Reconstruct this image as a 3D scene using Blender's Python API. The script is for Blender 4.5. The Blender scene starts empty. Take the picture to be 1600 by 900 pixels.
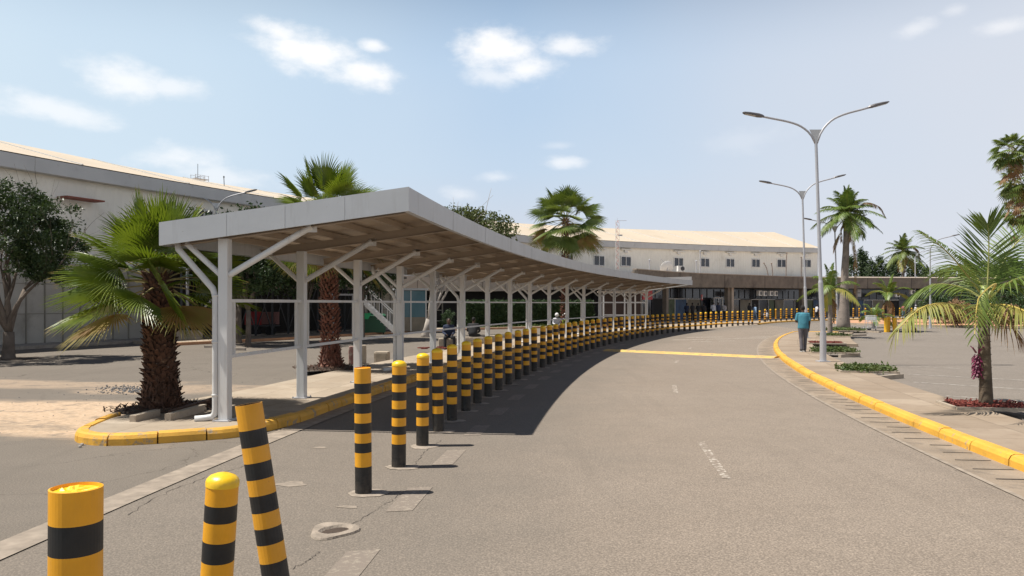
import bpy, bmesh, math, random
import numpy as np
from mathutils import Vector, Matrix, noise as mnoise
R = math.radians
sc = bpy.context.scene
col = sc.collection

# ------------------------------------------------------------------ camera, sky, sun, exposure
CAMZ, FP, HY = 1.9, 1200.0, 474.0          # eye height (m), focal length and horizon row of the photo (px of 1600x900)
cd = bpy.data.cameras.new('camera')
cam = bpy.data.objects.new('camera', cd)
col.objects.link(cam)
cam.location = (0, 0, CAMZ)
cam.rotation_euler = (R(90), 0, 0)
cd.sensor_width = 36.0
cd.lens = 36.0 * FP / 1600.0
cd.shift_y = (HY - 450) / 1600.0
cd.clip_end = 3000
sc.camera = cam
sc.render.resolution_x, sc.render.resolution_y = 1024, 576
sc.view_settings.view_transform = 'Standard'
sc.view_settings.look = 'None'
sc.view_settings.exposure = 0.45
sc.view_settings.gamma = 1.0

SUN_EL = 63.5
sd = bpy.data.lights.new('sun', 'SUN')
sun = bpy.data.objects.new('sun', sd)
col.objects.link(sun)
sun.location = (-30, 0, 60)
sun.rotation_euler = (0, -R(90 - SUN_EL), R(4))
sd.energy = 4.8
sd.angle = R(0.53)
sd.color = (1.0, 0.95, 0.87)

world = bpy.data.worlds.new('World')
sc.world = world
world.use_nodes = True
wn, wl = world.node_tree.nodes, world.node_tree.links
wn.clear()


def build_sky():
    out = wn.new('ShaderNodeOutputWorld')
    bg = wn.new('ShaderNodeBackground')
    bg.inputs['Strength'].default_value = 0.06
    sky = wn.new('ShaderNodeTexSky')
    sky.sky_type = 'NISHITA'
    sky.sun_disc = False
    sky.sun_elevation = R(SUN_EL)
    sky.sun_rotation = R(-90)
    sky.altitude = 1600
    sky.air_density = 1.0
    sky.dust_density = 0.7
    sky.ozone_density = 1.6
    co = wn.new('ShaderNodeTexCoord')
    sep = wn.new('ShaderNodeSeparateXYZ')
    wl.new(co.outputs['Generated'], sep.inputs[0])

    def M(op, a, b=None, c=None, clamp=False):
        n = wn.new('ShaderNodeMath')
        n.operation = op
        n.use_clamp = clamp
        for i, v in enumerate((a, b, c)):
            if v is None:
                continue
            if isinstance(v, (int, float)):
                n.inputs[i].default_value = v
            else:
                wl.new(v, n.inputs[i])
        return n.outputs[0]
    az = M('ARCTAN2', sep.outputs[0], sep.outputs[1])
    el = M('ARCSINE', sep.outputs[2])
    n1 = wn.new('ShaderNodeTexNoise')
    n1.inputs['Scale'].default_value = 18
    n1.inputs['Detail'].default_value = 8
    n1.inputs['Roughness'].default_value = 0.6
    mp = wn.new('ShaderNodeMapping')
    mp.inputs['Scale'].default_value = (1, 1, 1.9)
    wl.new(co.outputs['Generated'], mp.inputs[0])
    wl.new(mp.outputs[0], n1.inputs['Vector'])
    nz = M('SUBTRACT', n1.outputs['Fac'], 0.5)
    # azimuth, elevation, half width, half height (degrees), tilt, strength
    clouds = [(-14.3, 17.4, 4.6, 1.6, -.22, 1.0), (-11.2, 16.4, 3.6, 1.2, -.06, .95), (-17.0, 18.7, 2.4, .9, -.25, .9),
              (-0.9, 18.2, 4.2, 1.5, -.05, 1.0), (1.2, 17.0, 2.9, 1.2, 0, .9), (4.0, 18.5, 3.0, .8, .04, .8), (-1.4, 16.4, 2.6, .9, -.1, .6),
              (-26.8, 14.6, 3.4, 1.25, -.06, .75), (-24.0, 14.4, 2.2, .8, 0, .6), (-30.8, 12.2, 3.6, .95, -.12, .6),
              (-10.2, 18.3, 1.3, .5, -.05, .85), (-23.2, 9.8, 3.6, 1.0, -.05, .6), (-20.8, 8.9, 4.2, .9, -.1, .5),
              (3.8, 10.4, 1.7, .55, .03, .6), (-1.2, 9.3, 1.6, .45, 0, .4), (-3.9, 8.0, 1.7, .6, -.1, .38), (3.6, 11.6, 1.6, .35, 0, .25),
              (27.6, 17.6, 1.4, .7, .1, .42), (32.6, 16.9, 1.7, .5, 0, .45), (30.0, 18.3, .9, .4, 0, .3), (-17.5, 22.2, 3.2, .6, 0, .6),
              (17.0, 11.5, 4.0, .9, .1, .14), (-60, 24, 9, 3.5, 0, .9), (62, 21, 10, 3, 0, .8), (120, 25, 12, 4, 0, .9), (-130, 22, 14, 4, 0, .9), (180, 35, 12, 5, 0, .9)]
    acc = None
    for a0, e0, w, h, t, s in clouds:
        dx = M('SUBTRACT', az, R(a0))
        dy0 = M('SUBTRACT', el, R(e0))
        dy = M('SUBTRACT', dy0, M('MULTIPLY', dx, t))
        d = M('ADD', M('POWER', M('DIVIDE', dx, R(w * .88)), 2.0), M('POWER', M('ABSOLUTE', M('DIVIDE', dy, R(h * .92))), 2.0))
        d = M('SQRT', d)
        v = M('ADD', M('SUBTRACT', 1.0, d), M('MULTIPLY', nz, 2.3))
        mr = wn.new('ShaderNodeMapRange')
        mr.interpolation_type = 'SMOOTHSTEP'
        mr.inputs['From Min'].default_value = -0.35
        mr.inputs['From Max'].default_value = 0.95
        mr.inputs['To Max'].default_value = s * .9
        wl.new(v, mr.inputs['Value'])
        acc = mr.outputs[0] if acc is None else M('MAXIMUM', acc, mr.outputs[0])
    # dry-season haze: a pale milky band low over the horizon, clear deep air above it
    hz = wn.new('ShaderNodeMapRange')
    hz.interpolation_type = 'SMOOTHSTEP'
    hz.inputs['From Min'].default_value = 0.28
    hz.inputs['From Max'].default_value = 0.54
    hz.inputs['To Min'].default_value = 0.95
    hz.inputs['To Max'].default_value = 0.0
    wl.new(sep.outputs[2], hz.inputs['Value'])
    rmp = wn.new('ShaderNodeValToRGB')
    e = rmp.color_ramp.elements
    e[0].position, e[0].color = 0.0, (.625, .60, .625, 1)
    e[1].position, e[1].color = 0.40, (.345, .50, .70, 1)
    e2 = e.new(0.17)
    e2.color = (.475, .585, .715, 1)
    wl.new(sep.outputs[2], rmp.inputs[0])
    mul = wn.new('ShaderNodeVectorMath')
    mul.operation = 'SCALE'
    mul.inputs['Scale'].default_value = 15.0
    wl.new(rmp.outputs[0], mul.inputs[0])
    # a little greyer to the right, paler to the left, with slow uneven veils
    n2 = wn.new('ShaderNodeTexNoise')
    n2.inputs['Scale'].default_value = 2.2
    n2.inputs['Detail'].default_value = 3
    wl.new(co.outputs['Generated'], n2.inputs['Vector'])
    veil = wn.new('ShaderNodeMapRange')
    veil.inputs['From Min'].default_value = 0.35
    veil.inputs['From Max'].default_value = 0.7
    veil.inputs['To Max'].default_value = 0.30
    wl.new(n2.outputs['Fac'], veil.inputs['Value'])
    side = M('MULTIPLY', M('ABSOLUTE', az), 1.15, clamp=True)
    tint = wn.new('ShaderNodeMix')
    tint.data_type = 'RGBA'
    wl.new(M('MULTIPLY_ADD', az, 2.0, .5, clamp=True), tint.inputs[0])
    tint.inputs[6].default_value = (8.7, 10.4, 11.7, 1)
    tint.inputs[7].default_value = (9.1, 9.5, 10.4, 1)
    mixv = wn.new('ShaderNodeMix')
    mixv.data_type = 'RGBA'
    wl.new(M('ADD', veil.outputs[0], side, clamp=True), mixv.inputs[0])
    wl.new(mul.outputs[0], mixv.inputs[6])
    wl.new(tint.outputs[2], mixv.inputs[7])
    mixh = wn.new('ShaderNodeMix')
    mixh.data_type = 'RGBA'
    wl.new(hz.outputs[0], mixh.inputs[0])
    dim = wn.new('ShaderNodeVectorMath')
    dim.operation = 'SCALE'
    dim.inputs['Scale'].default_value = 0.75
    wl.new(sky.outputs[0], dim.inputs[0])
    wl.new(dim.outputs[0], mixh.inputs[6])
    wl.new(mixv.outputs[2], mixh.inputs[7])
    mixc = wn.new('ShaderNodeMix')
    mixc.data_type = 'RGBA'
    mixc.inputs[7].default_value = (13.6, 13.4, 13.3, 1)
    wl.new(acc, mixc.inputs[0])
    wl.new(mixh.outputs[2], mixc.inputs[6])
    wl.new(mixc.outputs[2], bg.inputs[0])
    wl.new(bg.outputs[0], out.inputs[0])


build_sky()

# ------------------------------------------------------------------ helpers: placing
CX, CY, RR = 123.2, -5.11, 125.4            # the whole place is laid out on circles round this centre


def PT(deg, off):
    a = R(deg)
    return ((CX - (RR + off) * math.cos(a)), (CY + (RR + off) * math.sin(a)))


def ray(px, off):
    """point where the sight line of photo column px meets the circle at offset off"""
    m = (px - 800) / FP
    a, b, c = m * m + 1, -2 * (m * CX + CY), CX * CX + CY * CY - (RR + off) ** 2
    y = (-b + math.sqrt(b * b - 4 * a * c)) / 2 / a
    x = m * y
    return x, y, math.degrees(math.atan2(y - CY, CX - x))


def G(px, py, z0=0.0):
    Y = (CAMZ - z0) * FP / (py - HY)
    return ((px - 800) / FP * Y, Y)


def P3(px, py, Y):
    return ((px - 800) / FP * Y, Y, CAMZ + (HY - py) / FP * Y)


def spline(pts, n):
    """Catmull-Rom through points of any dimension, resampled to n points"""
    P = [np.array(p, float) for p in pts]
    P = [2 * P[0] - P[1]] + P + [2 * P[-1] - P[-2]]
    dense = []
    for i in range(1, len(P) - 2):
        for k in range(20):
            t = k / 20
            a, b, c, d = P[i - 1], P[i], P[i + 1], P[i + 2]
            dense.append(.5 * ((2 * b) + (-a + c) * t + (2 * a - 5 * b + 4 * c - d) * t * t + (-a + 3 * b - 3 * c + d) * t ** 3))
    dense.append(P[-2])
    D = np.array(dense)
    s = np.r_[0, np.cumsum(np.linalg.norm(np.diff(D[:, :2], axis=0), axis=1))]
    if s[-1] < 1e-6:
        s = np.r_[0, np.cumsum(np.linalg.norm(np.diff(D, axis=0), axis=1))]
    q = np.linspace(0, s[-1], n)
    return np.stack([np.interp(q, s, D[:, k]) for k in range(D.shape[1])], 1)


def at_px(path, px):
    """interpolated point of a path seen in photo column px"""
    for a, b in zip(path[:-1], path[1:]):
        fa = a[0] / a[1] * FP + 800 - px
        fb = b[0] / b[1] * FP + 800 - px
        if fa * fb <= 0 and fa != fb:
            t = fa / (fa - fb)
            return a + (b - a) * t, (b - a)
    return path[-1], path[-1] - path[-2]


def normals2(path):
    d = np.gradient(path[:, :2], axis=0)
    d /= np.linalg.norm(d, axis=1)[:, None]
    return np.stack([-d[:, 1], d[:, 0]], 1)      # left of travel


# ------------------------------------------------------------------ helpers: meshes
class MB:
    def __init__(s):
        s.v, s.f, s.m, s.n = [], [], [], 0
        s.cur = 0

    def add(s, vs, fs):
        o = len(s.v)
        s.v += [tuple(map(float, p)) for p in vs]
        s.f += [tuple(i + o for i in f) for f in fs]
        s.m += [s.cur] * len(fs)

    def box(s, c, d, rz=0.0, rot=None):
        hx, hy, hz = d[0] / 2, d[1] / 2, d[2] / 2
        M = rot if rot is not None else Matrix.Rotation(rz, 3, 'Z')
        vs = []
        for z in (-hz, hz):
            for x, y in ((-hx, -hy), (hx, -hy), (hx, hy), (-hx, hy)):
                p = M @ Vector((x, y, z))
                vs.append((p.x + c[0], p.y + c[1], p.z + c[2]))
        s.add(vs, [(3, 2, 1, 0), (4, 5, 6, 7), (0, 1, 5, 4), (1, 2, 6, 5), (2, 3, 7, 6), (3, 0, 4, 7)])

    def bar(s, a, b, w, h=None):
        """square bar from a to b; w across (horizontal), h the other way"""
        h = h or w
        a, b = Vector(a), Vector(b)
        d = (b - a).normalized()
        up = Vector((0, 0, 1)) if abs(d.z) < .95 else Vector((0, 1, 0))
        sx = d.cross(up).normalized()
        sy = sx.cross(d).normalized()
        vs = []
        for p in (a, b):
            for i, j in ((-1, -1), (1, -1), (1, 1), (-1, 1)):
                vs.append(p + sx * (i * w / 2) + sy * (j * h / 2))
        s.add(vs, [(0, 1, 2, 3), (7, 6, 5, 4), (0, 4, 5, 1), (1, 5, 6, 2), (2, 6, 7, 3), (3, 7, 4, 0)])

    def tube(s, pts, rads, n=10, cap=True, wob=0.0):
        pts = [Vector(p) for p in pts]
        if isinstance(rads, (int, float)):
            rads = [rads] * len(pts)
        vs, fs = [], []
        prev = None
        for i, p in enumerate(pts):
            d = (pts[min(i + 1, len(pts) - 1)] - pts[max(i - 1, 0)]).normalized()
            if prev is None:
                u = d.orthogonal().normalized()
            else:
                u = (prev - d * prev.dot(d)).normalized()
            prev = u
            w = d.cross(u)
            for k in range(n):
                a = 2 * math.pi * k / n
                r = rads[i]
                if wob:
                    r *= 1 + wob * mnoise.noise(Vector((p.x * 3 + math.cos(a) * 1.4, p.y * 3 + math.sin(a) * 1.4, p.z * 2.2)))
                vs.append(p + (u * math.cos(a) + w * math.sin(a)) * r)
        for i in range(len(pts) - 1):
            for k in range(n):
                k2 = (k + 1) % n
                fs.append((i * n + k, i * n + k2, (i + 1) * n + k2, (i + 1) * n + k))
        if cap:
            fs.append(tuple(range(n))[::-1])
            fs.append(tuple((len(pts) - 1) * n + k for k in range(n)))
        s.add(vs, fs)

    def lathe(s, prof, n=24, c=(0, 0, 0), mats=None, capb=False, capt=False):
        vs, fs = [], []
        for r, z in prof:
            for k in range(n):
                a = 2 * math.pi * k / n
                vs.append((c[0] + r * math.cos(a), c[1] + r * math.sin(a), c[2] + z))
        for i in range(len(prof) - 1):
            for k in range(n):
                k2 = (k + 1) % n
                fs.append((i * n + k, i * n + k2, (i + 1) * n + k2, (i + 1) * n + k))
        nf = len(fs)
        if capb:
            fs.append(tuple(range(n))[::-1])
        if capt:
            fs.append(tuple((len(prof) - 1) * n + k for k in range(n)))
        s.add(vs, fs)
        if mats:
            o = len(s.m) - len(fs)
            for i in range(len(prof) - 1):
                for k in range(n):
                    s.m[o + i * n + k] = mats[i]

    def ell(s, c, r, seg=12, rings=8, rot=None):
        vs, fs = [], []
        for i in range(rings + 1):
            t = math.pi * i / rings
            for k in range(seg):
                a = 2 * math.pi * k / seg
                p = Vector((r[0] * math.sin(t) * math.cos(a), r[1] * math.sin(t) * math.sin(a), r[2] * math.cos(t)))
                if rot is not None:
                    p = rot @ p
                vs.append((p.x + c[0], p.y + c[1], p.z + c[2]))
        for i in range(rings):
            for k in range(seg):
                k2 = (k + 1) % seg
                fs.append((i * seg + k, (i + 1) * seg + k, (i + 1) * seg + k2, i * seg + k2))
        s.add(vs, fs)

    def sweep(s, path, prof, closed=True, nrm=None):
        """profile of (offset to the left, z) swept along a 2D path (or Nx3: third value added to z)"""
        path = np.asarray(path, float)
        N = normals2(path) if nrm is None else nrm
        m = len(prof)
        vs, fs = [], []
        for i, p in enumerate(path):
            zz = p[2] if len(p) > 2 else 0
            for o, z in prof:
                vs.append((p[0] + N[i][0] * o, p[1] + N[i][1] * o, z + zz))
        for i in range(len(path) - 1):
            for k in range(m if closed else m - 1):
                k2 = (k + 1) % m
                fs.append((i * m + k, i * m + k2, (i + 1) * m + k2, (i + 1) * m + k))
        if closed:
            fs.append(tuple(range(m))[::-1])
            fs.append(tuple((len(path) - 1) * m + k for k in range(m)))
        s.add(vs, fs)

    def poly(s, pts, z):
        s.add([(p[0], p[1], z) for p in pts], [tuple(range(len(pts)))])

    def strip2(s, A, B, z, zb=None):
        """flat sheet between two paths of equal length"""
        n = len(A)
        zb = z if zb is None else zb
        s.add([(a[0], a[1], z) for a in A] + [(b[0], b[1], zb) for b in B],
              [(i, i + 1, n + i + 1, n + i) for i in range(n - 1)])

    def slab2(s, A, B, z0, z1):
        """closed slab between two paths; z0, z1 numbers or lists"""
        n = len(A)
        f = lambda z, i: z[i] if hasattr(z, '__len__') else z
        vs, fs = [], []
        for i in range(n):
            vs += [(A[i][0], A[i][1], f(z0, i)), (B[i][0], B[i][1], f(z0, i)), (B[i][0], B[i][1], f(z1, i)), (A[i][0], A[i][1], f(z1, i))]
        for i in range(n - 1):
            for k in range(4):
                k2 = (k + 1) % 4
                fs.append((i * 4 + k, i * 4 + k2, i * 4 + 4 + k2, i * 4 + 4 + k))
        fs += [(3, 2, 1, 0), tuple((n - 1) * 4 + k for k in range(4))]
        s.add(vs, fs)

    def build(s, name, mats, parent=None, smooth=False, fix=True, loc=None):
        me = bpy.data.meshes.new(name)
        me.from_pydata(s.v, [], s.f)
        for m in (mats if isinstance(mats, (list, tuple)) else [mats]):
            me.materials.append(m)
        if any(s.m):
            me.polygons.foreach_set('material_index', s.m)
        if smooth:
            me.polygons.foreach_set('use_smooth', [True] * len(s.f))
        if fix and len(s.f) < 60000:
            bm = bmesh.new()
            bm.from_mesh(me)
            bmesh.ops.recalc_face_normals(bm, faces=bm.faces)
            bm.to_mesh(me)
            bm.free()
        me.update()
        o = bpy.data.objects.new(name, me)
        col.objects.link(o)
        if parent is not None:
            o.parent = parent
        if loc is not None:
            o.location = loc
        return o


def tag(o, label=None, cat=None, group=None, kind=None):
    if label:
        o['label'] = label
    if cat:
        o['category'] = cat
    if group:
        o['group'] = group
    if kind:
        o['kind'] = kind
    return o


def empty(name, loc=(0, 0, 0), rz=0.0, label=None, cat=None, group=None):
    o = bpy.data.objects.new(name, None)
    o.empty_display_size = .3
    col.objects.link(o)
    o.location = loc
    o.rotation_euler = (0, 0, rz)
    return tag(o, label, cat, group)


def copy_tree(o, parent=None):
    c = o.copy()
    col.objects.link(c)
    c.parent = parent
    for ch in list(o.children):
        copy_tree(ch, c)
    return c


# ------------------------------------------------------------------ helpers: materials
def mat(name, base=(.5, .5, .5), rough=.6, metal=0.0, var=0.0, vscale=3.0, dirt=None, bump=0.0, bscale=60.0, spec=.5, detail=6, coords='Object', dscale=1.2, dlo=.52, dhi=.7):
    m = bpy.data.materials.new(name)
    m.use_nodes = True
    nt = m.node_tree
    b = nt.nodes['Principled BSDF']
    b.inputs['Roughness'].default_value = rough
    b.inputs['Metallic'].default_value = metal
    b.inputs['Specular IOR Level'].default_value = spec
    b.inputs['Base Color'].default_value = (*base, 1)
    L = nt.links
    tc = nt.nodes.new('ShaderNodeTexCoord')
    out = None
    if var:
        n = nt.nodes.new('ShaderNodeTexNoise')
        n.inputs['Scale'].default_value = vscale
        n.inputs['Detail'].default_value = detail
        L.new(tc.outputs[coords], n.inputs['Vector'])
        r = nt.nodes.new('ShaderNodeValToRGB')
        r.color_ramp.elements[0].position = .3
        r.color_ramp.elements[1].position = .7
        r.color_ramp.elements[0].color = (*[c * (1 - var) for c in base], 1)
        r.color_ramp.elements[1].color = (*[min(1, c * (1 + var)) for c in base], 1)
        L.new(n.outputs['Fac'], r.inputs[0])
        out = r.outputs[0]
    if dirt:
        n = nt.nodes.new('ShaderNodeTexNoise')
        n.inputs['Scale'].default_value = dscale
        n.inputs['Detail'].default_value = 8
        n.inputs['Roughness'].default_value = .7
        L.new(tc.outputs[coords], n.inputs['Vector'])
        mr = nt.nodes.new('ShaderNodeMapRange')
        mr.inputs['From Min'].default_value = dlo
        mr.inputs['From Max'].default_value = dhi
        L.new(n.outputs['Fac'], mr.inputs[0])
        mx = nt.nodes.new('ShaderNodeMix')
        mx.data_type = 'RGBA'
        L.new(mr.outputs[0], mx.inputs[0])
        if out:
            L.new(out, mx.inputs[6])
        else:
            mx.inputs[6].default_value = (*base, 1)
        mx.inputs[7].default_value = (*dirt, 1)
        out = mx.outputs[2]
    if out:
        L.new(out, b.inputs['Base Color'])
    if bump:
        n = nt.nodes.new('ShaderNodeTexNoise')
        n.inputs['Scale'].default_value = bscale
        n.inputs['Detail'].default_value = 5
        L.new(tc.outputs[coords], n.inputs['Vector'])
        bp = nt.nodes.new('ShaderNodeBump')
        bp.inputs['Strength'].default_value = bump
        bp.inputs['Distance'].default_value = .02
        L.new(n.outputs['Fac'], bp.inputs['Height'])
        L.new(bp.outputs[0], b.inputs['Normal'])
    return m


class NT:
    """tiny node-graph helper for the bigger materials"""
    def __init__(s, name):
        s.m = bpy.data.materials.new(name)
        s.m.use_nodes = True
        s.t = s.m.node_tree
        s.b = s.t.nodes['Principled BSDF']
        s.tc = s.t.nodes.new('ShaderNodeTexCoord')
        s.obj = s.tc.outputs['Object']

    def put(s, inp, v):
        if isinstance(v, (int, float)):
            inp.default_value = v
        elif isinstance(v, tuple):
            inp.default_value = v if len(v) == len(inp.default_value) else (*v, 1)
        else:
            s.t.links.new(v, inp)

    def math(s, op, a, b=0.0, c=None, clamp=False):
        n = s.t.nodes.new('ShaderNodeMath')
        n.operation = op
        n.use_clamp = clamp
        s.put(n.inputs[0], a)
        s.put(n.inputs[1], b)
        if c is not None:
            s.put(n.inputs[2], c)
        return n.outputs[0]

    def scale(s, v, sc3):
        n = s.t.nodes.new('ShaderNodeMapping')
        n.inputs['Scale'].default_value = sc3
        s.put(n.inputs[0], v)
        return n.outputs[0]

    def noise(s, scale, detail=5, rough=.55, vec=None, dist=0):
        n = s.t.nodes.new('ShaderNodeTexNoise')
        n.inputs['Scale'].default_value = scale
        n.inputs['Detail'].default_value = detail
        n.inputs['Roughness'].default_value = rough
        n.inputs['Distortion'].default_value = dist
        s.put(n.inputs['Vector'], s.obj if vec is None else vec)
        return n.outputs['Fac']

    def vor(s, scale, feature='F1', vec=None, out='Distance'):
        n = s.t.nodes.new('ShaderNodeTexVoronoi')
        n.feature = feature
        n.inputs['Scale'].default_value = scale
        s.put(n.inputs['Vector'], s.obj if vec is None else vec)
        return n.outputs[out]

    def rng(s, v, a, b, c=0.0, d=1.0, smooth=False):
        n = s.t.nodes.new('ShaderNodeMapRange')
        if smooth:
            n.interpolation_type = 'SMOOTHSTEP'
        s.put(n.inputs[0], v)
        for i, x in enumerate((a, b, c, d)):
            n.inputs[i + 1].default_value = x
        return n.outputs[0]

    def mix(s, f, a, b, mode='MIX'):
        n = s.t.nodes.new('ShaderNodeMix')
        n.data_type = 'RGBA'
        n.blend_type = mode
        s.put(n.inputs[0], f)
        s.put(n.inputs[6], a)
        s.put(n.inputs[7], b)
        return n.outputs[2]

    def sep(s, v=None):
        n = s.t.nodes.new('ShaderNodeSeparateXYZ')
        s.put(n.inputs[0], s.obj if v is None else v)
        return n.outputs

    def bump(s, h, strength=.3, dist=.01):
        n = s.t.nodes.new('ShaderNodeBump')
        n.inputs['Strength'].default_value = strength
        n.inputs['Distance'].default_value = dist
        s.put(n.inputs['Height'], h)
        s.t.links.new(n.outputs[0], s.b.inputs['Normal'])

    def done(s, colr, rough=.8, spec=.3):
        s.put(s.b.inputs['Base Color'], colr)
        s.put(s.b.inputs['Roughness'], rough)
        s.b.inputs['Specular IOR Level'].default_value = spec
        return s.m


def cracks(n, scale, width, amount, detail=.12):
    """thin wandering cracks where a slow noise allows them"""
    d = n.noise(3.5, 4)
    v = n.t.nodes.new('ShaderNodeVectorMath')
    v.operation = 'MULTIPLY_ADD'
    n.put(v.inputs[0], n.obj)
    v.inputs[1].default_value = (1, 1, 1)
    cmb = n.t.nodes.new('ShaderNodeCombineXYZ')
    n.put(cmb.inputs[0], n.math('MULTIPLY', d, .5))
    n.put(cmb.inputs[1], n.math('MULTIPLY', n.noise(2.7, 4), .5))
    n.put(v.inputs[2], cmb.outputs[0])
    e = n.vor(scale, 'DISTANCE_TO_EDGE', v.outputs[0])
    line = n.rng(e, 0.0, width, 1.0, 0.0)
    keep = n.rng(n.noise(.33, 3), .5 - amount, .56 - amount, 1.0, 0.0)
    keep = n.math('SUBTRACT', 1.0, keep)
    return n.math('MULTIPLY', line, keep)


def asphalt(name, base, light, dark, crack=.0, sand=False, seed=0.0):
    n = NT(name)
    fine = n.noise(58, 4, .75)
    stone = n.vor(62, 'F1')
    big = n.noise(.35, 6, .6)
    mid = n.noise(2.2, 6, .65)
    c = n.mix(n.rng(big, .35, .68), base, light)
    c = n.mix(n.math('MULTIPLY', n.rng(mid, .45, .72), .45), c, dark)
    c = n.mix(n.math('MULTIPLY', n.rng(fine, .38, .52, 1, 0), .62), c, tuple(x * .45 for x in base))
    c = n.mix(n.math('MULTIPLY', n.rng(fine, .53, .66), .62), c, tuple(min(1, x * 1.9) for x in base))
    # oil drips and tyre-polished streaks along the lane
    st = n.noise(1.0, 4, .5, vec=n.scale(n.obj, (2.6, .16, 1)))
    c = n.mix(n.math('MULTIPLY', n.rng(st, .55, .75), .22), c, tuple(x * .62 for x in base))
    spots = n.rng(n.vor(1.3, 'F1'), .035, .07, 1, 0)
    c = n.mix(n.math('MULTIPLY', spots, .25), c, tuple(x * .5 for x in base))
    g_ = n.sep()
    ddx, ddy = n.math('SUBTRACT', CX, g_[0]), n.math('SUBTRACT', g_[1], CY)
    rad = n.math('SQRT', n.math('ADD', n.math('MULTIPLY', ddx, ddx), n.math('MULTIPLY', ddy, ddy)))
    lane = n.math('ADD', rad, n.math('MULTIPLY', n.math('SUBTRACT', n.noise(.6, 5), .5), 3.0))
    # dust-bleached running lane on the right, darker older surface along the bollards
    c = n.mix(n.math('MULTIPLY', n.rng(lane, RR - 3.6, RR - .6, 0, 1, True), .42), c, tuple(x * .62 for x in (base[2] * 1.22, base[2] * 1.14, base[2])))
    if crack:
        ck = cracks(n, .55, .006, crack)
        c = n.mix(n.math('MULTIPLY', ck, .75), c, tuple(x * .3 for x in base))
    if sand:
        xyz = n.sep()
        # pale building sand spilled in long tongues beside the island
        band = n.math('ADD', xyz[1], n.math('MULTIPLY', xyz[0], .22))
        warp = n.math('MULTIPLY', n.math('SUBTRACT', n.noise(.5, 6, .65, vec=n.scale(n.obj, (.35, 1, 1))), .5), 6.5)
        band = n.math('ADD', band, warp)
        d1 = n.math('ABSOLUTE', n.math('SUBTRACT', band, 11.4))
        m1 = n.rng(d1, .7, 2.1, 1, 0, True)
        d2 = n.math('ABSOLUTE', n.math('SUBTRACT', band, 15.6))
        m2 = n.math('MULTIPLY', n.rng(d2, .1, 1.2, 1, 0, True), .5)
        mk = n.math('MAXIMUM', m1, m2)
        mk = n.math('MULTIPLY', mk, n.rng(n.noise(2.4, 7, .75), .30, .5))
        lim = n.math('MULTIPLY', n.rng(xyz[0], -4.4, -5.0), n.rng(xyz[1], 30, 24))
        mk = n.math('MULTIPLY', mk, lim)
        c = n.mix(mk, c, n.mix(n.rng(n.noise(14, 4), .35, .65), (.44, .315, .21), (.56, .42, .295)))
    n.bump(n.math('ADD', n.math('MULTIPLY', fine, .8), n.math('MULTIPLY', stone, .5)), .45, .012)
    return n.done(c, .88, .25)


M_ = {}
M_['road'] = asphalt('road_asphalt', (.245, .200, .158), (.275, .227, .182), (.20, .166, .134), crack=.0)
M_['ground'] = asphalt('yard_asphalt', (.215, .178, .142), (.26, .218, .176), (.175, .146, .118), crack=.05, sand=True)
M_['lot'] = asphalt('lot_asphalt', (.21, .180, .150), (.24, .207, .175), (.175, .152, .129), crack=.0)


def slabs(name, base, light, joint, sx, sy, dark=None):
    n = NT(name)
    xyz = n.sep()
    c = n.mix(n.rng(n.noise(.9, 6), .35, .65), base, light)
    c = n.mix(n.math('MULTIPLY', n.rng(n.noise(5, 6, .7), .5, .75), .5), c, dark or tuple(x * .6 for x in base))
    # joints on the polar grid of the place
    dx = n.math('SUBTRACT', CX, xyz[0])
    dy = n.math('SUBTRACT', xyz[1], CY)
    rad = n.math('SQRT', n.math('ADD', n.math('MULTIPLY', dx, dx), n.math('MULTIPLY', dy, dy)))
    ang = n.math('MULTIPLY', n.math('ARCTAN2', dy, dx), 126.0)
    wob = n.math('MULTIPLY', n.math('SUBTRACT', n.noise(1.4, 3), .5), .06)
    fr = n.math('FRACT', n.math('DIVIDE', n.math('ADD', rad, wob), sx))
    row = n.math('FLOOR', n.math('DIVIDE', rad, sx))
    fa = n.math('FRACT', n.math('ADD', n.math('DIVIDE', n.math('ADD', ang, wob), sy), n.math('MULTIPLY', row, .37)))
    cell = n.math('FLOOR', n.math('ADD', n.math('DIVIDE', ang, sy), n.math('MULTIPLY', row, .37)))
    wn_ = n.t.nodes.new('ShaderNodeTexWhiteNoise')
    cmb = n.t.nodes.new('ShaderNodeCombineXYZ')
    n.put(cmb.inputs[0], row)
    n.put(cmb.inputs[1], cell)
    n.put(wn_.inputs[0], cmb.outputs[0])
    c = n.mix(n.math('MULTIPLY', wn_.outputs[0], .55), c, tuple(x * .72 for x in base))
    ja = n.math('MAXIMUM', n.rng(fr, 0, .02 / sx, 1, 0), n.rng(fa, 0, .02 / sy, 1, 0))
    c = n.mix(n.math('MULTIPLY', ja, .8), c, joint)
    n.bump(n.math('SUBTRACT', n.noise(50, 4, .6), ja), .35, .012)
    return n.done(c, .9, .2)


M_['pave'] = slabs('pavement_slabs', (.31, .238, .172), (.375, .30, .228), (.11, .085, .062), .82, .9)
M_['pave_light'] = slabs('pale_pavement', (.37, .30, .225), (.44, .37, .29), (.15, .12, .09), .9, .9)
M_['gutter'] = mat('gutter_slab', (.28, .22, .162), .9, var=.22, vscale=1.6, dirt=(.185, .15, .115), bump=.5, bscale=45, dscale=2.2, dlo=.5, dhi=.65)
M_['slot'] = mat('gutter_slot', (.045, .035, .028), .95)
M_['concrete'] = mat('weathered_concrete', (.36, .315, .265), .9, var=.15, vscale=4, dirt=(.22, .185, .15), bump=.5, bscale=30, dscale=3)
M_['pale_patch'] = mat('pale_mortar', (.295, .245, .195), .92, var=.25, vscale=8, bump=.5, bscale=40)


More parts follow.
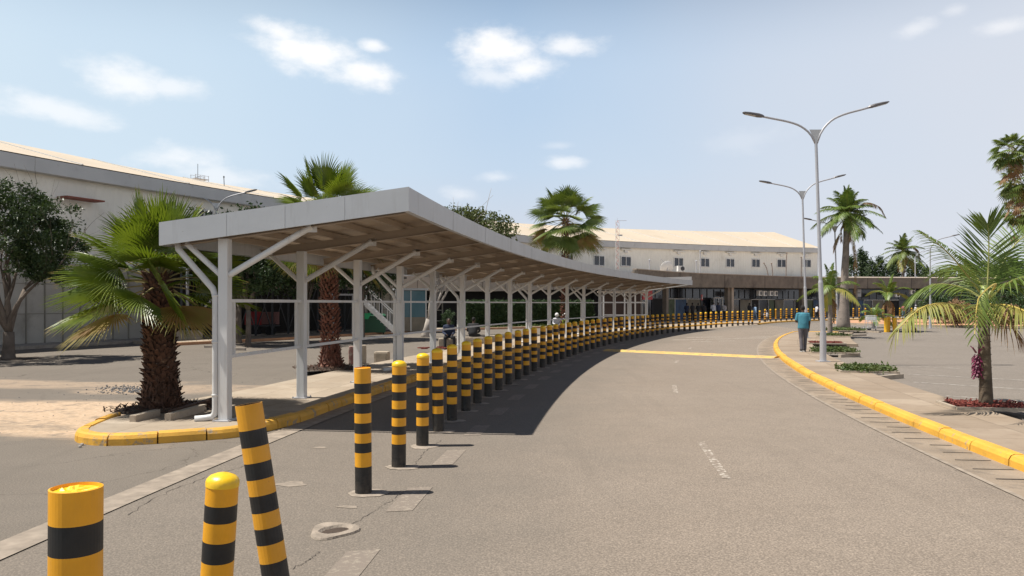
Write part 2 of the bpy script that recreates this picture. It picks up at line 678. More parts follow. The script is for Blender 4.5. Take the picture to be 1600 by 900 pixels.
def painted(name, paint, under, wear_lo, wear_hi, scale=6.0, rough=.55, dirt=None):
    n = NT(name)
    w = n.rng(n.noise(scale, 9, .72), wear_lo, wear_hi)
    tone = n.mix(n.rng(n.noise(1.7, 5), .35, .65), tuple(x * .84 for x in paint), paint)
    if dirt:
        tone = n.mix(n.math('MULTIPLY', n.rng(n.noise(3.3, 8, .7), .5, .7), .55), tone, dirt)
    c = n.mix(w, tone, under)
    n.bump(n.math('ADD', n.noise(30, 4), n.math('MULTIPLY', w, -.5)), .4, .01)
    return n.done(c, rough, .4)


M_['kerb'] = painted('yellow_kerb_paint', (.78, .42, .055), (.38, .29, .19), .59, .645, 6.5, .65, (.42, .235, .06))
M_['kerb_worn'] = painted('worn_yellow_kerb', (.74, .40, .055), (.34, .27, .19), .55, .62, 4.5, .65, (.36, .20, .05))
M_['hump'] = painted('speed_hump_yellow', (.70, .46, .14), (.30, .24, .17), .53, .60, 4.5, .7, (.42, .29, .13))
M_['mark'] = painted('worn_white_marking', (.60, .54, .46), (.225, .18, .14), .40, .50, 14, .8)
M_['ghost'] = painted('ghost_marking', (.33, .28, .222), (.215, .178, .145), .40, .50, 17, .85)
M_['lotline'] = painted('lot_line_paint', (.46, .42, .37), (.22, .19, .16), .48, .56, 7, .8)
M_['seam'] = mat('gutter_edge_line', (.285, .235, .185), .9, var=.25, vscale=6)
M_['b_yel'] = mat('bollard_yellow', (.88, .375, .006), .38, var=.06, vscale=6, dirt=(.50, .19, .01), dscale=9, dlo=.66, dhi=.76, bump=.06, bscale=20)
M_['b_blk'] = mat('bollard_black', (.010, .010, .010), .45, var=.3, vscale=8, dirt=(.07, .06, .05), dscale=7, dlo=.60, dhi=.75, bump=.08, bscale=30)


def worn_paint(name, base, dust, chip, rough=.4, lo=.60, fade=.16, sm=.3):
    n = NT(name)
    oi = n.t.nodes.new('ShaderNodeObjectInfo')
    rnd_ = n.math('MULTIPLY', oi.outputs['Random'], 37.0)
    v = n.t.nodes.new('ShaderNodeVectorMath')
    v.operation = 'ADD'
    n.put(v.inputs[0], n.obj)
    cmb = n.t.nodes.new('ShaderNodeCombineXYZ')
    n.put(cmb.inputs[0], rnd_), n.put(cmb.inputs[2], rnd_)
    n.put(v.inputs[1], cmb.outputs[0])
    p = v.outputs[0]
    c = n.mix(n.rng(n.noise(5, 5, .6, p), .35, .65), tuple(x * .86 for x in base), base)
    c = n.mix(n.math('MULTIPLY', oi.outputs['Random'], fade), c, dust)
    z = n.sep()[2]
    splash = n.math('MULTIPLY', n.rng(z, .30, .0), n.rng(n.noise(16, 7, .75, p), .40, .62))
    c = n.mix(n.math('MULTIPLY', splash, .55), c, dust)
    smear = n.rng(n.noise(7, 7, .7, n.scale(p, (1, 1, .25))), .56, .74)
    c = n.mix(n.math('MULTIPLY', smear, sm), c, dust)
    ch = n.rng(n.noise(28, 6, .7, p), lo + .07, lo + .10)
    c = n.mix(n.math('MULTIPLY', ch, .8), c, chip)
    n.bump(n.math('ADD', n.noise(26, 4), n.math('MULTIPLY', ch, -.6)), .12, .006)
    return n.done(c, n.rng(n.noise(9, 4, .6, p), .3, .7, rough - .06, rough + .22), .5)


M_['b_yel'] = worn_paint('bollard_yellow', (.88, .40, .008), (.50, .27, .07), (.30, .13, .03))
M_['b_blk'] = worn_paint('bollard_black', (.010, .010, .010), (.10, .078, .058), (.16, .13, .10), .45, .63, .03, .12)


def streaked(name, base, stain, rough=.5, amount=.45, sc3=(9, 9, .55), rust=None):
    n = NT(name)
    c = n.mix(n.rng(n.noise(1.6, 5), .35, .65), tuple(x * .93 for x in base), base)
    st = n.rng(n.noise(1.0, 6, .65, n.scale(n.obj, sc3)), .54, .74)
    c = n.mix(n.math('MULTIPLY', st, amount), c, stain)
    sp = n.rng(n.noise(19, 7, .75), .66, .70)
    c = n.mix(n.math('MULTIPLY', sp, .6), c, rust or stain)
    n.bump(n.noise(9, 3), .06, .02)
    return n.done(c, rough, .45)


M_['b_cap'] = mat('bollard_cap_yellow', (.90, .56, .02), .35, var=.1, vscale=9, bump=.25, bscale=18)
M_['b_in'] = mat('bollard_inside', (.06, .035, .03), .8)
M_['y_post'] = mat('plain_yellow_post', (.84, .46, .02), .5, var=.1, vscale=5, dirt=(.4, .22, .03), dscale=4, dlo=.6, dhi=.7)
M_['grey_paint'] = streaked('canopy_grey_paint', (.52, .535, .55), (.33, .325, .31), .45, .5, (5, 5, .4), (.26, .19, .13))
M_['post_paint'] = streaked('post_paint', (.71, .71, .70), (.45, .42, .38), .5, .5, (14, 14, .8), (.33, .22, .14))
M_['steel_beige'] = mat('canopy_steel', (.37, .30, .235), .6, var=.06, vscale=2, dirt=(.30, .23, .17), dscale=1.8, dlo=.6, dhi=.8)
M_['sheet'] = mat('canopy_roof_sheet', (.45, .365, .28), .45, var=.05, vscale=1.2, dirt=(.36, .28, .21), dscale=.9, dlo=.58, dhi=.8)
M_['pvc'] = mat('white_pipe', (.62, .62, .61), .4, var=.06, vscale=3, dirt=(.42, .4, .37), dscale=5, dlo=.6, dhi=.8)
M_['galv'] = mat('galvanised_steel', (.44, .44, .46), .45, metal=.15, var=.08, vscale=1.5)
M_['lamp_head'] = mat('lamp_head_grey', (.13, .12, .12), .45, metal=.3)
M_['lamp_glass'] = mat('lamp_lens', (.38, .37, .35), .25)
M_['cream'] = mat('cream_cladding', (.86, .835, .755), .6, var=.05, vscale=.5, dirt=(.62, .58, .49), dscale=.45, dlo=.56, dhi=.8)
M_['cream_lo'] = mat('grey_wall_panels', (.48, .455, .40), .85, var=.12, vscale=.7, dirt=(.30, .275, .23), dscale=.6, dlo=.5, dhi=.72, bump=.2, bscale=12)
M_['roof'] = mat('cream_roof_sheet', (.60, .50, .375), .55, var=.045, vscale=.22, dirt=(.50, .40, .29), dscale=.35, dlo=.56, dhi=.8)
M_['gutterp'] = mat('grey_gutter', (.55, .555, .55), .5, var=.06, vscale=1, dirt=(.30, .29, .28), dscale=1.2, dlo=.58, dhi=.8)
M_['fasc'] = mat('rough_concrete_fascia', (.20, .168, .138), .95, var=.16, vscale=1.4, dirt=(.105, .088, .074), dscale=.8, dlo=.5, dhi=.7, bump=.5, bscale=8)
M_['fasc_l'] = mat('pale_concrete_band', (.42, .35, .285), .9, var=.12, vscale=1.4, bump=.3, bscale=8)
M_['white'] = mat('white_paint', (.74, .73, .70), .5, var=.05, vscale=3)
M_['glass_dk'] = mat('dark_window_glass', (.022, .026, .036), .12, spec=.6)
M_['glass_teal'] = mat('teal_glass', (.09, .19, .23), .15, var=.15, vscale=.5)
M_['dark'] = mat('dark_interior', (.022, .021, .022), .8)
M_['dkwall'] = mat('shade_dark_wall', (.03, .027, .025), .85, var=.3, vscale=.8)  # near-black base stands for the deep shade under trees and overhang
M_['red'] = mat('red_sign', (.40, .022, .03), .5, var=.1, vscale=4)
M_['green'] = mat('green_bin_plastic', (.02, .10, .05), .5)
M_['brightgreen'] = mat('bright_green_plastic', (.03, .42, .16), .5)
M_['blue'] = mat('blue_poster', (.04, .09, .18), .5, var=.3, vscale=2)
M_['poster_g'] = mat('green_poster', (.10, .13, .07), .5, var=.5, vscale=1.3)
M_['poster_c'] = mat('cream_poster', (.22, .195, .15), .6, var=.3, vscale=1.2)
M_['metal_dk'] = mat('dark_metal', (.06, .06, .065), .4, metal=.4)
M_['rubber'] = mat('black_rubber', (.015, .015, .015), .7)
M_['soil'] = mat('dark_soil', (.06, .042, .03), .98, var=.35, vscale=9, bump=.8, bscale=30)
M_['mulch'] = mat('red_mulch', (.19, .042, .030), .9, var=.5, vscale=22, bump=.8, bscale=40)
M_['stone'] = mat('loose_stone', (.33, .30, .27), .9, var=.3, vscale=11)
M_['stone_dk'] = mat('grey_gravel', (.16, .16, .165), .9, var=.4, vscale=14)
M_['planterstone'] = mat('weathered_block', (.40, .335, .26), .9, var=.2, vscale=5, dirt=(.2, .16, .12), dscale=5)
M_['red_dust'] = mat('red_earth', (.50, .27, .15), .95, var=.2, vscale=1.5, bump=.3)


def leafmat(name, c1, c2, trans=.25, scale=3.0, rough=.5, c3=None, lo=.35, hi=.65):
    n = NT(name)
    c = n.mix(n.rng(n.noise(scale, 3, .6), lo, hi), c1, c2)
    if c3:
        c = n.mix(n.rng(n.noise(scale * .45, 3, .6), .58, .66), c, c3)
    n.put(n.b.inputs['Base Color'], c)
    n.b.inputs['Roughness'].default_value = rough
    n.b.inputs['Specular IOR Level'].default_value = .45
    t = n.t.nodes.new('ShaderNodeBsdfTranslucent')
    n.put(t.inputs[0], n.mix(1.0, c, (1.0, 1.0, .45, 1), 'MULTIPLY'))
    mx = n.t.nodes.new('ShaderNodeMixShader')
    mx.inputs[0].default_value = trans
    n.t.links.new(n.b.outputs[0], mx.inputs[1])
    n.t.links.new(t.outputs[0], mx.inputs[2])
    n.t.links.new(mx.outputs[0], n.t.nodes['Material Output'].inputs[0])
    return n.m


M_['fan'] = leafmat('fan_palm_leaf', (.10, .155, .018), (.19, .245, .032), .36, 2.0, .38)
M_['fan_tip'] = leafmat('fan_palm_tip', (.26, .25, .07), (.36, .27, .10), .3, 3, .6)
M_['fan_old'] = leafmat('fan_palm_yellowing', (.27, .22, .06), (.30, .18, .07), .25, 3, .6)
M_['fan_far'] = leafmat('fan_palm_leaf_far', (.10, .155, .03), (.18, .225, .055), .25, 1.0, .5)
M_['feather'] = leafmat('feather_palm_leaf', (.10, .165, .03), (.18, .245, .055), .25, 1.8, .42)
M_['feather_y'] = leafmat('feather_palm_yellow', (.24, .27, .06), (.34, .28, .07), .25, 2.5, .5)
M_['feather_d'] = leafmat('dead_frond', (.26, .15, .08), (.36, .23, .13), .15, 3, .8)
M_['rachis'] = mat('frond_stalk', (.30, .30, .08), .5, var=.2, vscale=3)
M_['rachis_y'] = mat('frond_stalk_yellow', (.50, .38, .09), .5, var=.2, vscale=3)
M_['petiole'] = mat('petiole', (.24, .20, .07), .6, var=.3, vscale=5)
M_['boot'] = mat('palm_trunk_boots', (.080, .038, .022), .85, var=.5, vscale=7, dirt=(.25, .16, .10), dscale=6, dlo=.58, dhi=.7)
M_['boot_r'] = mat('palm_trunk_red_boots', (.155, .060, .038), .85, var=.5, vscale=7, dirt=(.30, .21, .15), dscale=6, dlo=.56, dhi=.68)
M_['ptrunk'] = mat('grey_palm_trunk', (.24, .20, .17), .9, var=.25, vscale=2.4, dirt=(.12, .10, .085), dscale=2.5, bump=.6, bscale=14)
M_['ptrunk_d'] = mat('dark_palm_trunk', (.12, .09, .06), .9, var=.3, vscale=3, dirt=(.30, .26, .18), dscale=4, dlo=.58, dhi=.66, bump=.6, bscale=16)
M_['shaft'] = mat('green_crownshaft', (.22, .27, .07), .45, var=.2, vscale=2)
M_['bark'] = mat('tree_bark', (.14, .112, .09), .95, var=.3, vscale=3, bump=.7, bscale=18)
M_['bark_l'] = mat('pale_tree_bark', (.36, .32, .28), .9, var=.25, vscale=3, bump=.5, bscale=18)
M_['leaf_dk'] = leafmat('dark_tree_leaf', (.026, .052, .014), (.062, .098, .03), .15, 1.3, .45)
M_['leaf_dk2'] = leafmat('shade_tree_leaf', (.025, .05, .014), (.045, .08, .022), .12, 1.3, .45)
M_['leaf_md'] = leafmat('olive_tree_leaf', (.08, .11, .035), (.13, .15, .055), .2, 1.0, .5)
M_['leaf_con'] = leafmat('conifer_leaf', (.035, .065, .022), (.07, .105, .035), .1, .6, .6)
M_['grassy'] = leafmat('bed_plant_leaf', (.065, .115, .025), (.14, .17, .055), .25, 5, .55)
M_['hedge'] = leafmat('hedge_leaf', (.030, .065, .018), (.055, .10, .03), .12, 2, .5)
M_['maroon'] = mat('maroon_flower_sheath', (.16, .02, .06), .5, var=.4, vscale=14)
M_['skin'] = mat('dark_skin', (.085, .045, .028), .55, var=.08, vscale=10)
M_['hair'] = mat('black_hair', (.012, .010, .010), .85)

# ================================================================== THE SETTING
rnd = random.Random(7)


def arc(a0, a1, off, n=None):
    n = n or max(4, int(abs(a1 - a0) * 2.2 / .5))
    return [PT(a0 + (a1 - a0) * i / (n - 1), off) for i in range(n)]


def arc2(a0, a1, step=.5):
    return max(4, int(abs(a1 - a0) * 2.2 / step))


# eave line of the long curved terminal: x, y, eave height, ridge height
EAVE = spline([(-31, 4, 8.27, 10.4), (-27.4, 14, 8.27, 10.4), (-24.3, 24, 8.27, 10.4), (-21.4, 32, 8.27, 10.4), (-18.3, 39, 8.27, 10.3), (-14.4, 46.6, 8.27, 10.1),
               (-8.5, 57.5, 8.3, 10.2), (.2, 71.4, 8.27, 10.4), (14.2, 85.3, 8.67, 10.9), (31.4, 99.3, 9.22, 11.8), (42.7, 106.2, 9.53, 12.35)], 420)
FAS = spline([(10.6, 65.5, 3.33, 4.80), (16.7, 73, 3.42, 4.78), (26, 82, 3.57, 4.86), (38.4, 94, 3.70, 5.03), (51, 102, 3.9, 5.25), (72, 108, 4.0, 5.4), (104, 111, 4.05, 5.45)], 120)
K2 = spline([(21.9, 67.9), (25, 73.5), (29.5, 79.5), (36.5, 86), (45, 91), (57, 95.5), (72, 98.5), (98, 100)], 90)

g = MB()
g.add([(-700, -200, 0), (700, -200, 0), (700, 1200, 0), (-700, 1200, 0)], [(0, 1, 2, 3)])
tag(g.build('ground', M_['ground'], fix=False), kind='structure')

g = MB()
g.strip2(arc(-7, 40, 2.0), arc(-7, 40, -7.1, len(arc(-7, 40, 2.0))), .004)
tag(g.build('road', M_['road']), kind='structure')

g = MB()
n_ = len(arc(-7, 24, -8.6))
g.strip2(arc(-7, 24, -8.7, n_), arc(-7, 24, -40, n_), .004)
g.add([(*PT(24, -8.7), .0065), (*PT(24, -40), .0065), (75, 98, .0065), (57, 95, .0065), (36.5, 85.7, .0065), (29, 79, .0065), (22.6, 68.6, .0065), (*PT(30, -7.0), .0065)], [tuple(range(8))])
tag(g.build('parking_lot', M_['lot']), kind='structure')

g = MB()
n_ = arc2(-7, 36)
g.strip2(arc(-7, 36, 2.03, n_), arc(-7, 36, 2.36, n_), .009)
tag(g.build('drain_strip', M_['seam']), kind='structure')

# right-hand gutter of cast slabs with dark slots
g = MB()
n_ = arc2(-7, 27)
g.strip2(arc(-7, 27, -6.52, n_), arc(-7, 27, -7.2, n_), .012)
g.cur = 1
g.strip2(arc(-7, 27, -6.46, n_), arc(-7, 27, -6.52, n_), .013)
g.cur = 2
a = -6.6
while a < 25:
    w = .010 + .007 * rnd.random()
    o0, o1 = -6.60 - .08 * rnd.random(), -7.03 - .06 * rnd.random()
    if rnd.random() < .35:
        o0 -= .12
    g.add([(*PT(a, o0), .016), (*PT(a + w, o0), .016), (*PT(a + w + .01 * (rnd.random() - .5), o1), .016), (*PT(a + .01 * (rnd.random() - .5), o1), .016)], [(0, 1, 2, 3)])
    a += .235 + .012 * rnd.random()
tag(g.build('gutter_slabs', [M_['gutter'], M_['seam'], M_['slot']]), kind='structure')

# right kerb and pavement
KP = [(0, -.02), (-.005, .09), (-.03, .135), (-.07, .152), (-.17, .152), (-.185, .13), (-.185, -.02)]


def kerb_blocks(mb, path2d, prof, block=.95, gap=.010, jit=.006):
    """cast kerb stones butted end to end along a path"""
    path = np.asarray(path2d, float)[:, :2]
    s = np.r_[0, np.cumsum(np.linalg.norm(np.diff(path, axis=0), axis=1))]
    q = 0.0
    while q < s[-1] - .2:
        e = min(q + block, s[-1])
        qs = np.linspace(q + gap / 2, e - gap / 2, 4)
        seg = np.stack([np.interp(qs, s, path[:, 0]), np.interp(qs, s, path[:, 1])], 1)
        dz, do = (rnd.random() - .5) * jit, (rnd.random() - .5) * jit
        mb.sweep(seg, [(o + do, z + dz) for o, z in prof])
        q = e


end_cap = [PT(24 + 3.1 * math.sin(t), -7.15 - (1 - math.cos(t)) * .9) for t in np.linspace(0, math.pi / 2, 8)]
g = MB()
rk = arc(-7, 26.5, -7.12) + [PT(26.9, -7.3), PT(27.15, -7.8), PT(27.2, -8.6), PT(27.0, -9.8)]
kerb_blocks(g, spline(rk, 160), KP, .95, .016, .012)
tag(g.build('right_kerb', M_['kerb']), kind='structure')
g = MB()
n_ = arc2(-7, 27)
A_, B_ = arc(-7, 26.9, -7.29, n_), arc(-7, 26.9, -8.72, n_)
g.slab2(A_, B_, -.03, .13)
g.slab2(arc(19.6, 26.9, -8.721, 20), arc(19.6, 26.9, -10.6, 20), -.03, .129)
tag(g.build('right_pavement', M_['pave']), kind='structure')

# left island: kerb round its tip, pavement, then along the road
tip = [(-6.42, 12.25), (-6.33, 11.6), (-6.2, 10.95), (-5.92, 10.47), (-5.45, 10.22), (-4.86, 10.36), (-4.3, 10.62), (-3.86, 10.92)]
LK = spline(tip + [PT(a, 2.36) for a in np.arange(7.75, 37, .8)], 260)
g = MB()
KPL = [(-v[0], v[1]) for v in KP]
kerb_blocks(g, LK[:46], KPL, .62, .02, .022)
kerb_blocks(g, LK[45:], KPL, .95, .012, .010)
tag(g.build('left_kerb', M_['kerb_worn']), kind='structure')
N_ = normals2(LK)
inner = [(LK[i][0] + N_[i][0] * .165, LK[i][1] + N_[i][1] * .165) for i in range(len(LK))]
g = MB()
top = inner[2:] + arc(36.6, 9.2, 4.95, 60) + [(-5.75, 14.9), (-6.1, 13.6)]
m_ = len(top)
g.add([(x, y, .128) for x, y in top] + [(x, y, -.03) for x, y in top], [tuple(range(m_))] + [(i, (i + 1) % m_, m_ + (i + 1) % m_, m_ + i) for i in range(m_)])
tag(g.build('left_pavement', M_['pave_light']), kind='structure')

# speed hump, radial across the road
g = MB()
ha, hb = np.array(PT(16.75, -.75)), np.array(PT(15.55, -7.05))
hp = [ha + (hb - ha) * t for t in np.linspace(0, 1, 24)]
g.sweep(hp, [(-.38, .003), (-.3, .03), (-.17, .06), (0, .07), (.17, .06), (.3, .03), (.38, .003)])
tag(g.build('speed_hump', M_['hump']), 'low yellow speed hump with chipped paint across the road', 'speed hump')

# terminal forecourt pavement behind the bollards
g = MB()
wl_ = arc(29.6, 37.2, -.45, 24)
pg = wl_ + [(x, y) for x, y in K2[:3, :2]] + [(24, 78)] + [(f[0], f[1] + 4) for f in FAS[22:0:-3]] + [(9.5, 66)] + [PT(29.6, 3)]
g.poly(pg, .012)
tag(g.build('forecourt_pavement', M_['pave_light']), kind='structure')
g = MB()
NK = normals2(K2)
kerb_blocks(g, K2, [(-v[0], v[1]) for v in KP], 1.2, .02, .01)
tag(g.build('terminal_kerb', M_['kerb_worn']), kind='structure')
g = MB()
kin = [(K2[i][0] + NK[i][0] * .17, K2[i][1] + NK[i][1] * .17) for i in range(90)]
NF = normals2(FAS)
fout = [(FAS[int(i * 119 / 89)][0] + NF[int(i * 119 / 89)][0] * 5, FAS[int(i * 119 / 89)][1] + NF[int(i * 119 / 89)][1] * 5) for i in range(90)]
g.slab2(kin[2:], fout[2:], 0.0, .12)
tag(g.build('terminal_pavement', M_['pave_light']), kind='structure')

# painted markings
g = MB()
for a0, a1, hw in ((6.33, 7.40, .05), (10.1, 10.86, .05), (14.0, 14.6, .055), (17.7, 18.3, .055), (21.3, 21.9, .05), (-1.2, .1, .07)):
    off = -3.78
    n_ = 6
    g.strip2(arc(a0, a1, off + hw, n_), arc(a0, a1, off - hw, n_), .008)
for px, py, ln, w in ((1075, 531, 2.6, .35), (1100, 527, 3.0, .4), (1122, 530, 2.0, .3), (1096, 534, 1.5, .3), (1135, 533, 1.2, .25), (1176, 528.5, 3.2, .4), (1187, 526.5, 1.8, .3)):
    x, y = G(px, py)
    c_, s_ = math.cos(R(18)), math.sin(R(18))
    g.add([(x + i * ln / 2 * c_ - j * w * s_ * .6, y + i * ln / 2 * s_ + j * w, .008) for i, j in ((-1, -1), (.6, -1), (1, 1), (-.5, 1))], [(0, 1, 2, 3)])
tag(g.build('road_markings', M_['mark']), kind='structure')
g = MB()
for k in range(-1, 15):
    a0 = 5.55 + k * .93
    n_ = 3
    g.strip2(arc(a0, a0 + .42, -.46, n_), arc(a0 + .03, a0 + .45, -.70, n_), .008)
tag(g.build('old_lane_markings', M_['ghost']), kind='structure')
g = MB()


def line_px(a, b, w):
    (x0, y0), (x1, y1) = G(*a), G(*b)
    d = Vector((x1 - x0, y1 - y0)).normalized()
    nx, ny = -d.y * w / 2, d.x * w / 2
    g.add([(x0 + nx, y0 + ny, .008), (x0 - nx, y0 - ny, .008), (x1 - nx, y1 - ny, .008), (x1 + nx, y1 + ny, .008)], [(0, 1, 2, 3)])


line_px((1420, 585), (1760, 603), .1)
line_px((1428, 597.5), (1900, 628), .1)
line_px((1478, 619), (1800, 640), .1)
line_px((1425, 521.5), (1700, 525), .12)
line_px((1380, 571), (1500, 576), .09)
tag(g.build('parking_lines', M_['lotline']), kind='structure')

# small repair patches on the road: a broken collar where a bollard stood, pale stains
g = MB()
hx, hy = G(521, 831)
ringo, ringi = [], []
for k in range(28):
    t = 2 * math.pi * k / 28
    ro = .19 * (1 + .13 * math.sin(3 * t + 1) + .07 * rnd.random())
    ri = .12 * (1 + .2 * math.sin(2 * t) + .12 * rnd.random())
    ringo.append((hx + ro * math.cos(t), hy + ro * 1.15 * math.sin(t)))
    ringi.append((hx + .02 + ri * math.cos(t), hy + ri * math.sin(t)))
vs = [(*p, .006) for p in ringo] + [(x * .04 + p[0] * .96, y * .04 + p[1] * .96, .022) for p, (x, y) in zip(ringo, [(hx, hy)] * 28)] + [(*p, .026) for p in ringi] + [(hx + (p[0] - hx) * .8, hy + (p[1] - hy) * .8, .0055) for p in ringi]
fs = []
for r_ in range(3):
    for k in range(28):
        fs.append((r_ * 28 + k, r_ * 28 + (k + 1) % 28, (r_ + 1) * 28 + (k + 1) % 28, (r_ + 1) * 28 + k))
g.add(vs, fs)
g.cur = 1
g.add([(hx + (p[0] - hx) * .82, hy + (p[1] - hy) * .82, .0065) for p in ringi], [tuple(range(28))])  # flat dark disc: the hole's inner shade put into colour
tag(g.build('broken_collar', [M_['pale_patch'], M_['soil']]), 'broken concrete ring round an empty bollard hole in the asphalt', 'hole')

g = MB()
for px, py, rx, ry in ((456, 757, .16, .1), (545, 793, .1, .05), (500, 700, .1, .05)):
    x, y = G(px, py)
    g.add([(x + rx * math.cos(t) * (1 + .3 * math.sin(3 * t + px)), y + ry * math.sin(t) * (1 + .3 * math.cos(2 * t + py)), .0075) for t in np.linspace(0, 6.28, 18)[:-1]], [tuple(range(17))])
tag(g.build('asphalt_patches', mat('pale_scuff', (.265, .22, .175), .9, var=.2, vscale=12)), kind='structure')

# crack lines in the road near the bollards (filled seams)
g = MB()
for pts in ([(458, 890), (475, 880), (500, 862)], [(548, 822), (600, 790), (628, 772)], [(640, 735), (668, 703), (690, 688)], [(200, 645 + 160), (260, 770), (330, 745), (400, 722)],
            [(1490, 735), (1540, 752), (1600, 775)]):
    P = [np.array(G(*p)) for p in pts]
    Q = spline(P, 30)
    Q += np.array([[rnd.gauss(0, .012), rnd.gauss(0, .012)] for _ in Q])
    nn = normals2(Q)
    w = [.0035 * (0.3 + rnd.random()) for _ in Q]
    g.strip2([(q[0] + n[0] * ww, q[1] + n[1] * ww) for q, n, ww in zip(Q, nn, w)], [(q[0] - n[0] * ww, q[1] - n[1] * ww) for q, n, ww in zip(Q, nn, w)], .0085)
tag(g.build('asphalt_cracks', mat('crack_dark', (.085, .07, .06), .95)), kind='structure')

# ================================================================== BOLLARDS
ZB = [0, .275, .385, .482, .577, .680, .776, .876, .971, 1.073, 1.178]     # band heights, black first


def bollard_bands(r, top, scale=1.0, start=0):
    prof, ms = [(r, ZB[0])], []
    for i, z in enumerate(ZB[1:], 1):
        prof.append((r, z * scale))
        ms.append(1 if i % 2 == 1 else 0)
    return prof, ms


def bollard(kind='dome', r=.083, seg=24):
    root = empty('bollard')
    m = MB()
    prof, ms = bollard_bands(r, None)
    if kind == 'dome':
        m.lathe(prof, seg, mats=ms)
        m.build('post', [M_['b_yel'], M_['b_blk']], root, smooth=True)
        c = MB()
        c.lathe([(r * 1.03, 1.172), (r * 1.035, 1.19), (r * .97, 1.205), (r * .75, 1.222), (r * .4, 1.233), (.001, 1.237)], seg)
        c.build('cap', M_['b_cap'], root, smooth=True)
    elif kind == 'open':
        prof[-1] = (r, 1.225)
        m.lathe(prof + [(r * .93, 1.225), (r * .92, .9), (.001, .9)], seg, mats=ms + [0, 2, 2])
        m.build('post', [M_['b_yel'], M_['b_blk'], M_['b_in']], root, smooth=False)
    return root


def collar(r=.17, seedn=0, dx=0.05):
    rr = random.Random(seedn)
    m = MB()
    n = 22
    o = [(dx + r * (1.25 if abs(math.cos(t)) > .5 else 1) * math.cos(t) * (1 + .16 * rr.random()), r * 1.0 * math.sin(t) * (1 + .2 * rr.random())) for t in [2 * math.pi * k / n for k in range(n)]]
    vs = [(*p, .005) for p in o] + [(p[0] * .85, p[1] * .85, .010) for p in o] + [(0.05 * math.cos(2 * math.pi * k / n), .05 * math.sin(2 * math.pi * k / n), .012) for k in range(n)]
    fs = []
    for q in range(2):
        for k in range(n):
            fs.append((q * n + k, q * n + (k + 1) % n, (q + 1) * n + (k + 1) % n, (q + 1) * n + k))
    m.add(vs, fs)
    return m


BX = [567, 623, 660, 685, 706, 728, 746, 763, 779.5, 795, 809.5, 822.5, 835, 847.5, 858.5, 868.8, 878.5, 888.6, 898, 907.8, 917.3, 926.2, 934.8, 944.3, 953, 962.2, 971, 979.8, 988.4, 996.3,
      1004.4, 1011.8, 1019.7, 1027.2, 1034.9, 1043.5, 1051.9, 1060.7, 1069.5, 1078, 1086.7, 1095, 1102.8, 1111, 1118.8, 1127.2, 1136, 1144.6, 1153, 1161.4, 1169.8, 1175.5, 1187]
ORD = ['first', 'second', 'third', 'fourth', 'fifth', 'sixth', 'seventh', 'eighth', 'ninth', 'tenth', 'eleventh', 'twelfth', 'thirteenth', 'fourteenth', 'fifteenth', 'sixteenth', 'seventeenth',
       'eighteenth', 'nineteenth']
TENS = {2: ('twenty', 'twentieth'), 3: ('thirty', 'thirtieth'), 4: ('forty', 'fortieth'), 5: ('fifty', 'fiftieth')}


def ordinal(n):
    if n < 20:
        return ORD[n - 1]
    t, u = divmod(n, 10)
    return TENS[t][1] if u == 0 else TENS[t][0] + '-' + ORD[u - 1]


RING = ['broad smooth', 'ragged', 'cracked', 'narrow']
dome = bollard('dome')
flat = None
BG = 'striped bollards in the long curving row'
for i, px in enumerate(BX):
    x, y, a = ray(px, 0.0)
    if i == 0:
        # the nearest upright one has lost its dome: flat-topped pipe
        b = empty('bollard')
        m = MB()
        prof, ms = bollard_bands(.083, None)
        prof = [(r, z + (.03 if k > 1 else 0)) for k, (r, z) in enumerate(prof)]
        prof[-1] = (.083, 1.252)
        m.lathe(prof + [(.078, 1.256), (.076, 1.246), (.001, 1.246)], 28, mats=ms + [0, 0, 0])
        m.build('post', [M_['b_yel'], M_['b_blk']], b)
        x, y = G(568, 771.5)
    elif i == 1:
        b = dome
    else:
        b = copy_tree(dome)
    if i == 1:
        x, y = G(623, 730.5)
    if i == 2:
        x, y = G(660, 697)
    if i == 3:
        x, y = G(685, 675)
    b.location = (x, y, 0.012 if y > 55 else 0.004)
    b.rotation_euler = (R(rnd.uniform(-.7, .7)), R(rnd.uniform(-.8, .8)), rnd.random() * 6)
    if i < 24:
        cm = collar(.125 + .03 * rnd.random(), i).build('concrete_collar', M_['pale_patch'], b)
        cm.rotation_euler = (0, 0, -b.rotation_euler.z)
    w = ordinal(i + 1)
    if i == 0:
        lab = 'flat-topped striped bollard, nearest upright one of the curving row'
    else:
        if y < 34:
            where = 'nearer than the speed hump'
        elif px < 1060:
            where = 'beside the far canopy'
        elif px < 1110:
            where = 'past the canopy end'
        else:
            where = 'before the far kerb'
        lab = '%s domed striped bollard of the curving row, %s' % (w, where)
    tag(b, lab, 'bollard', BG)

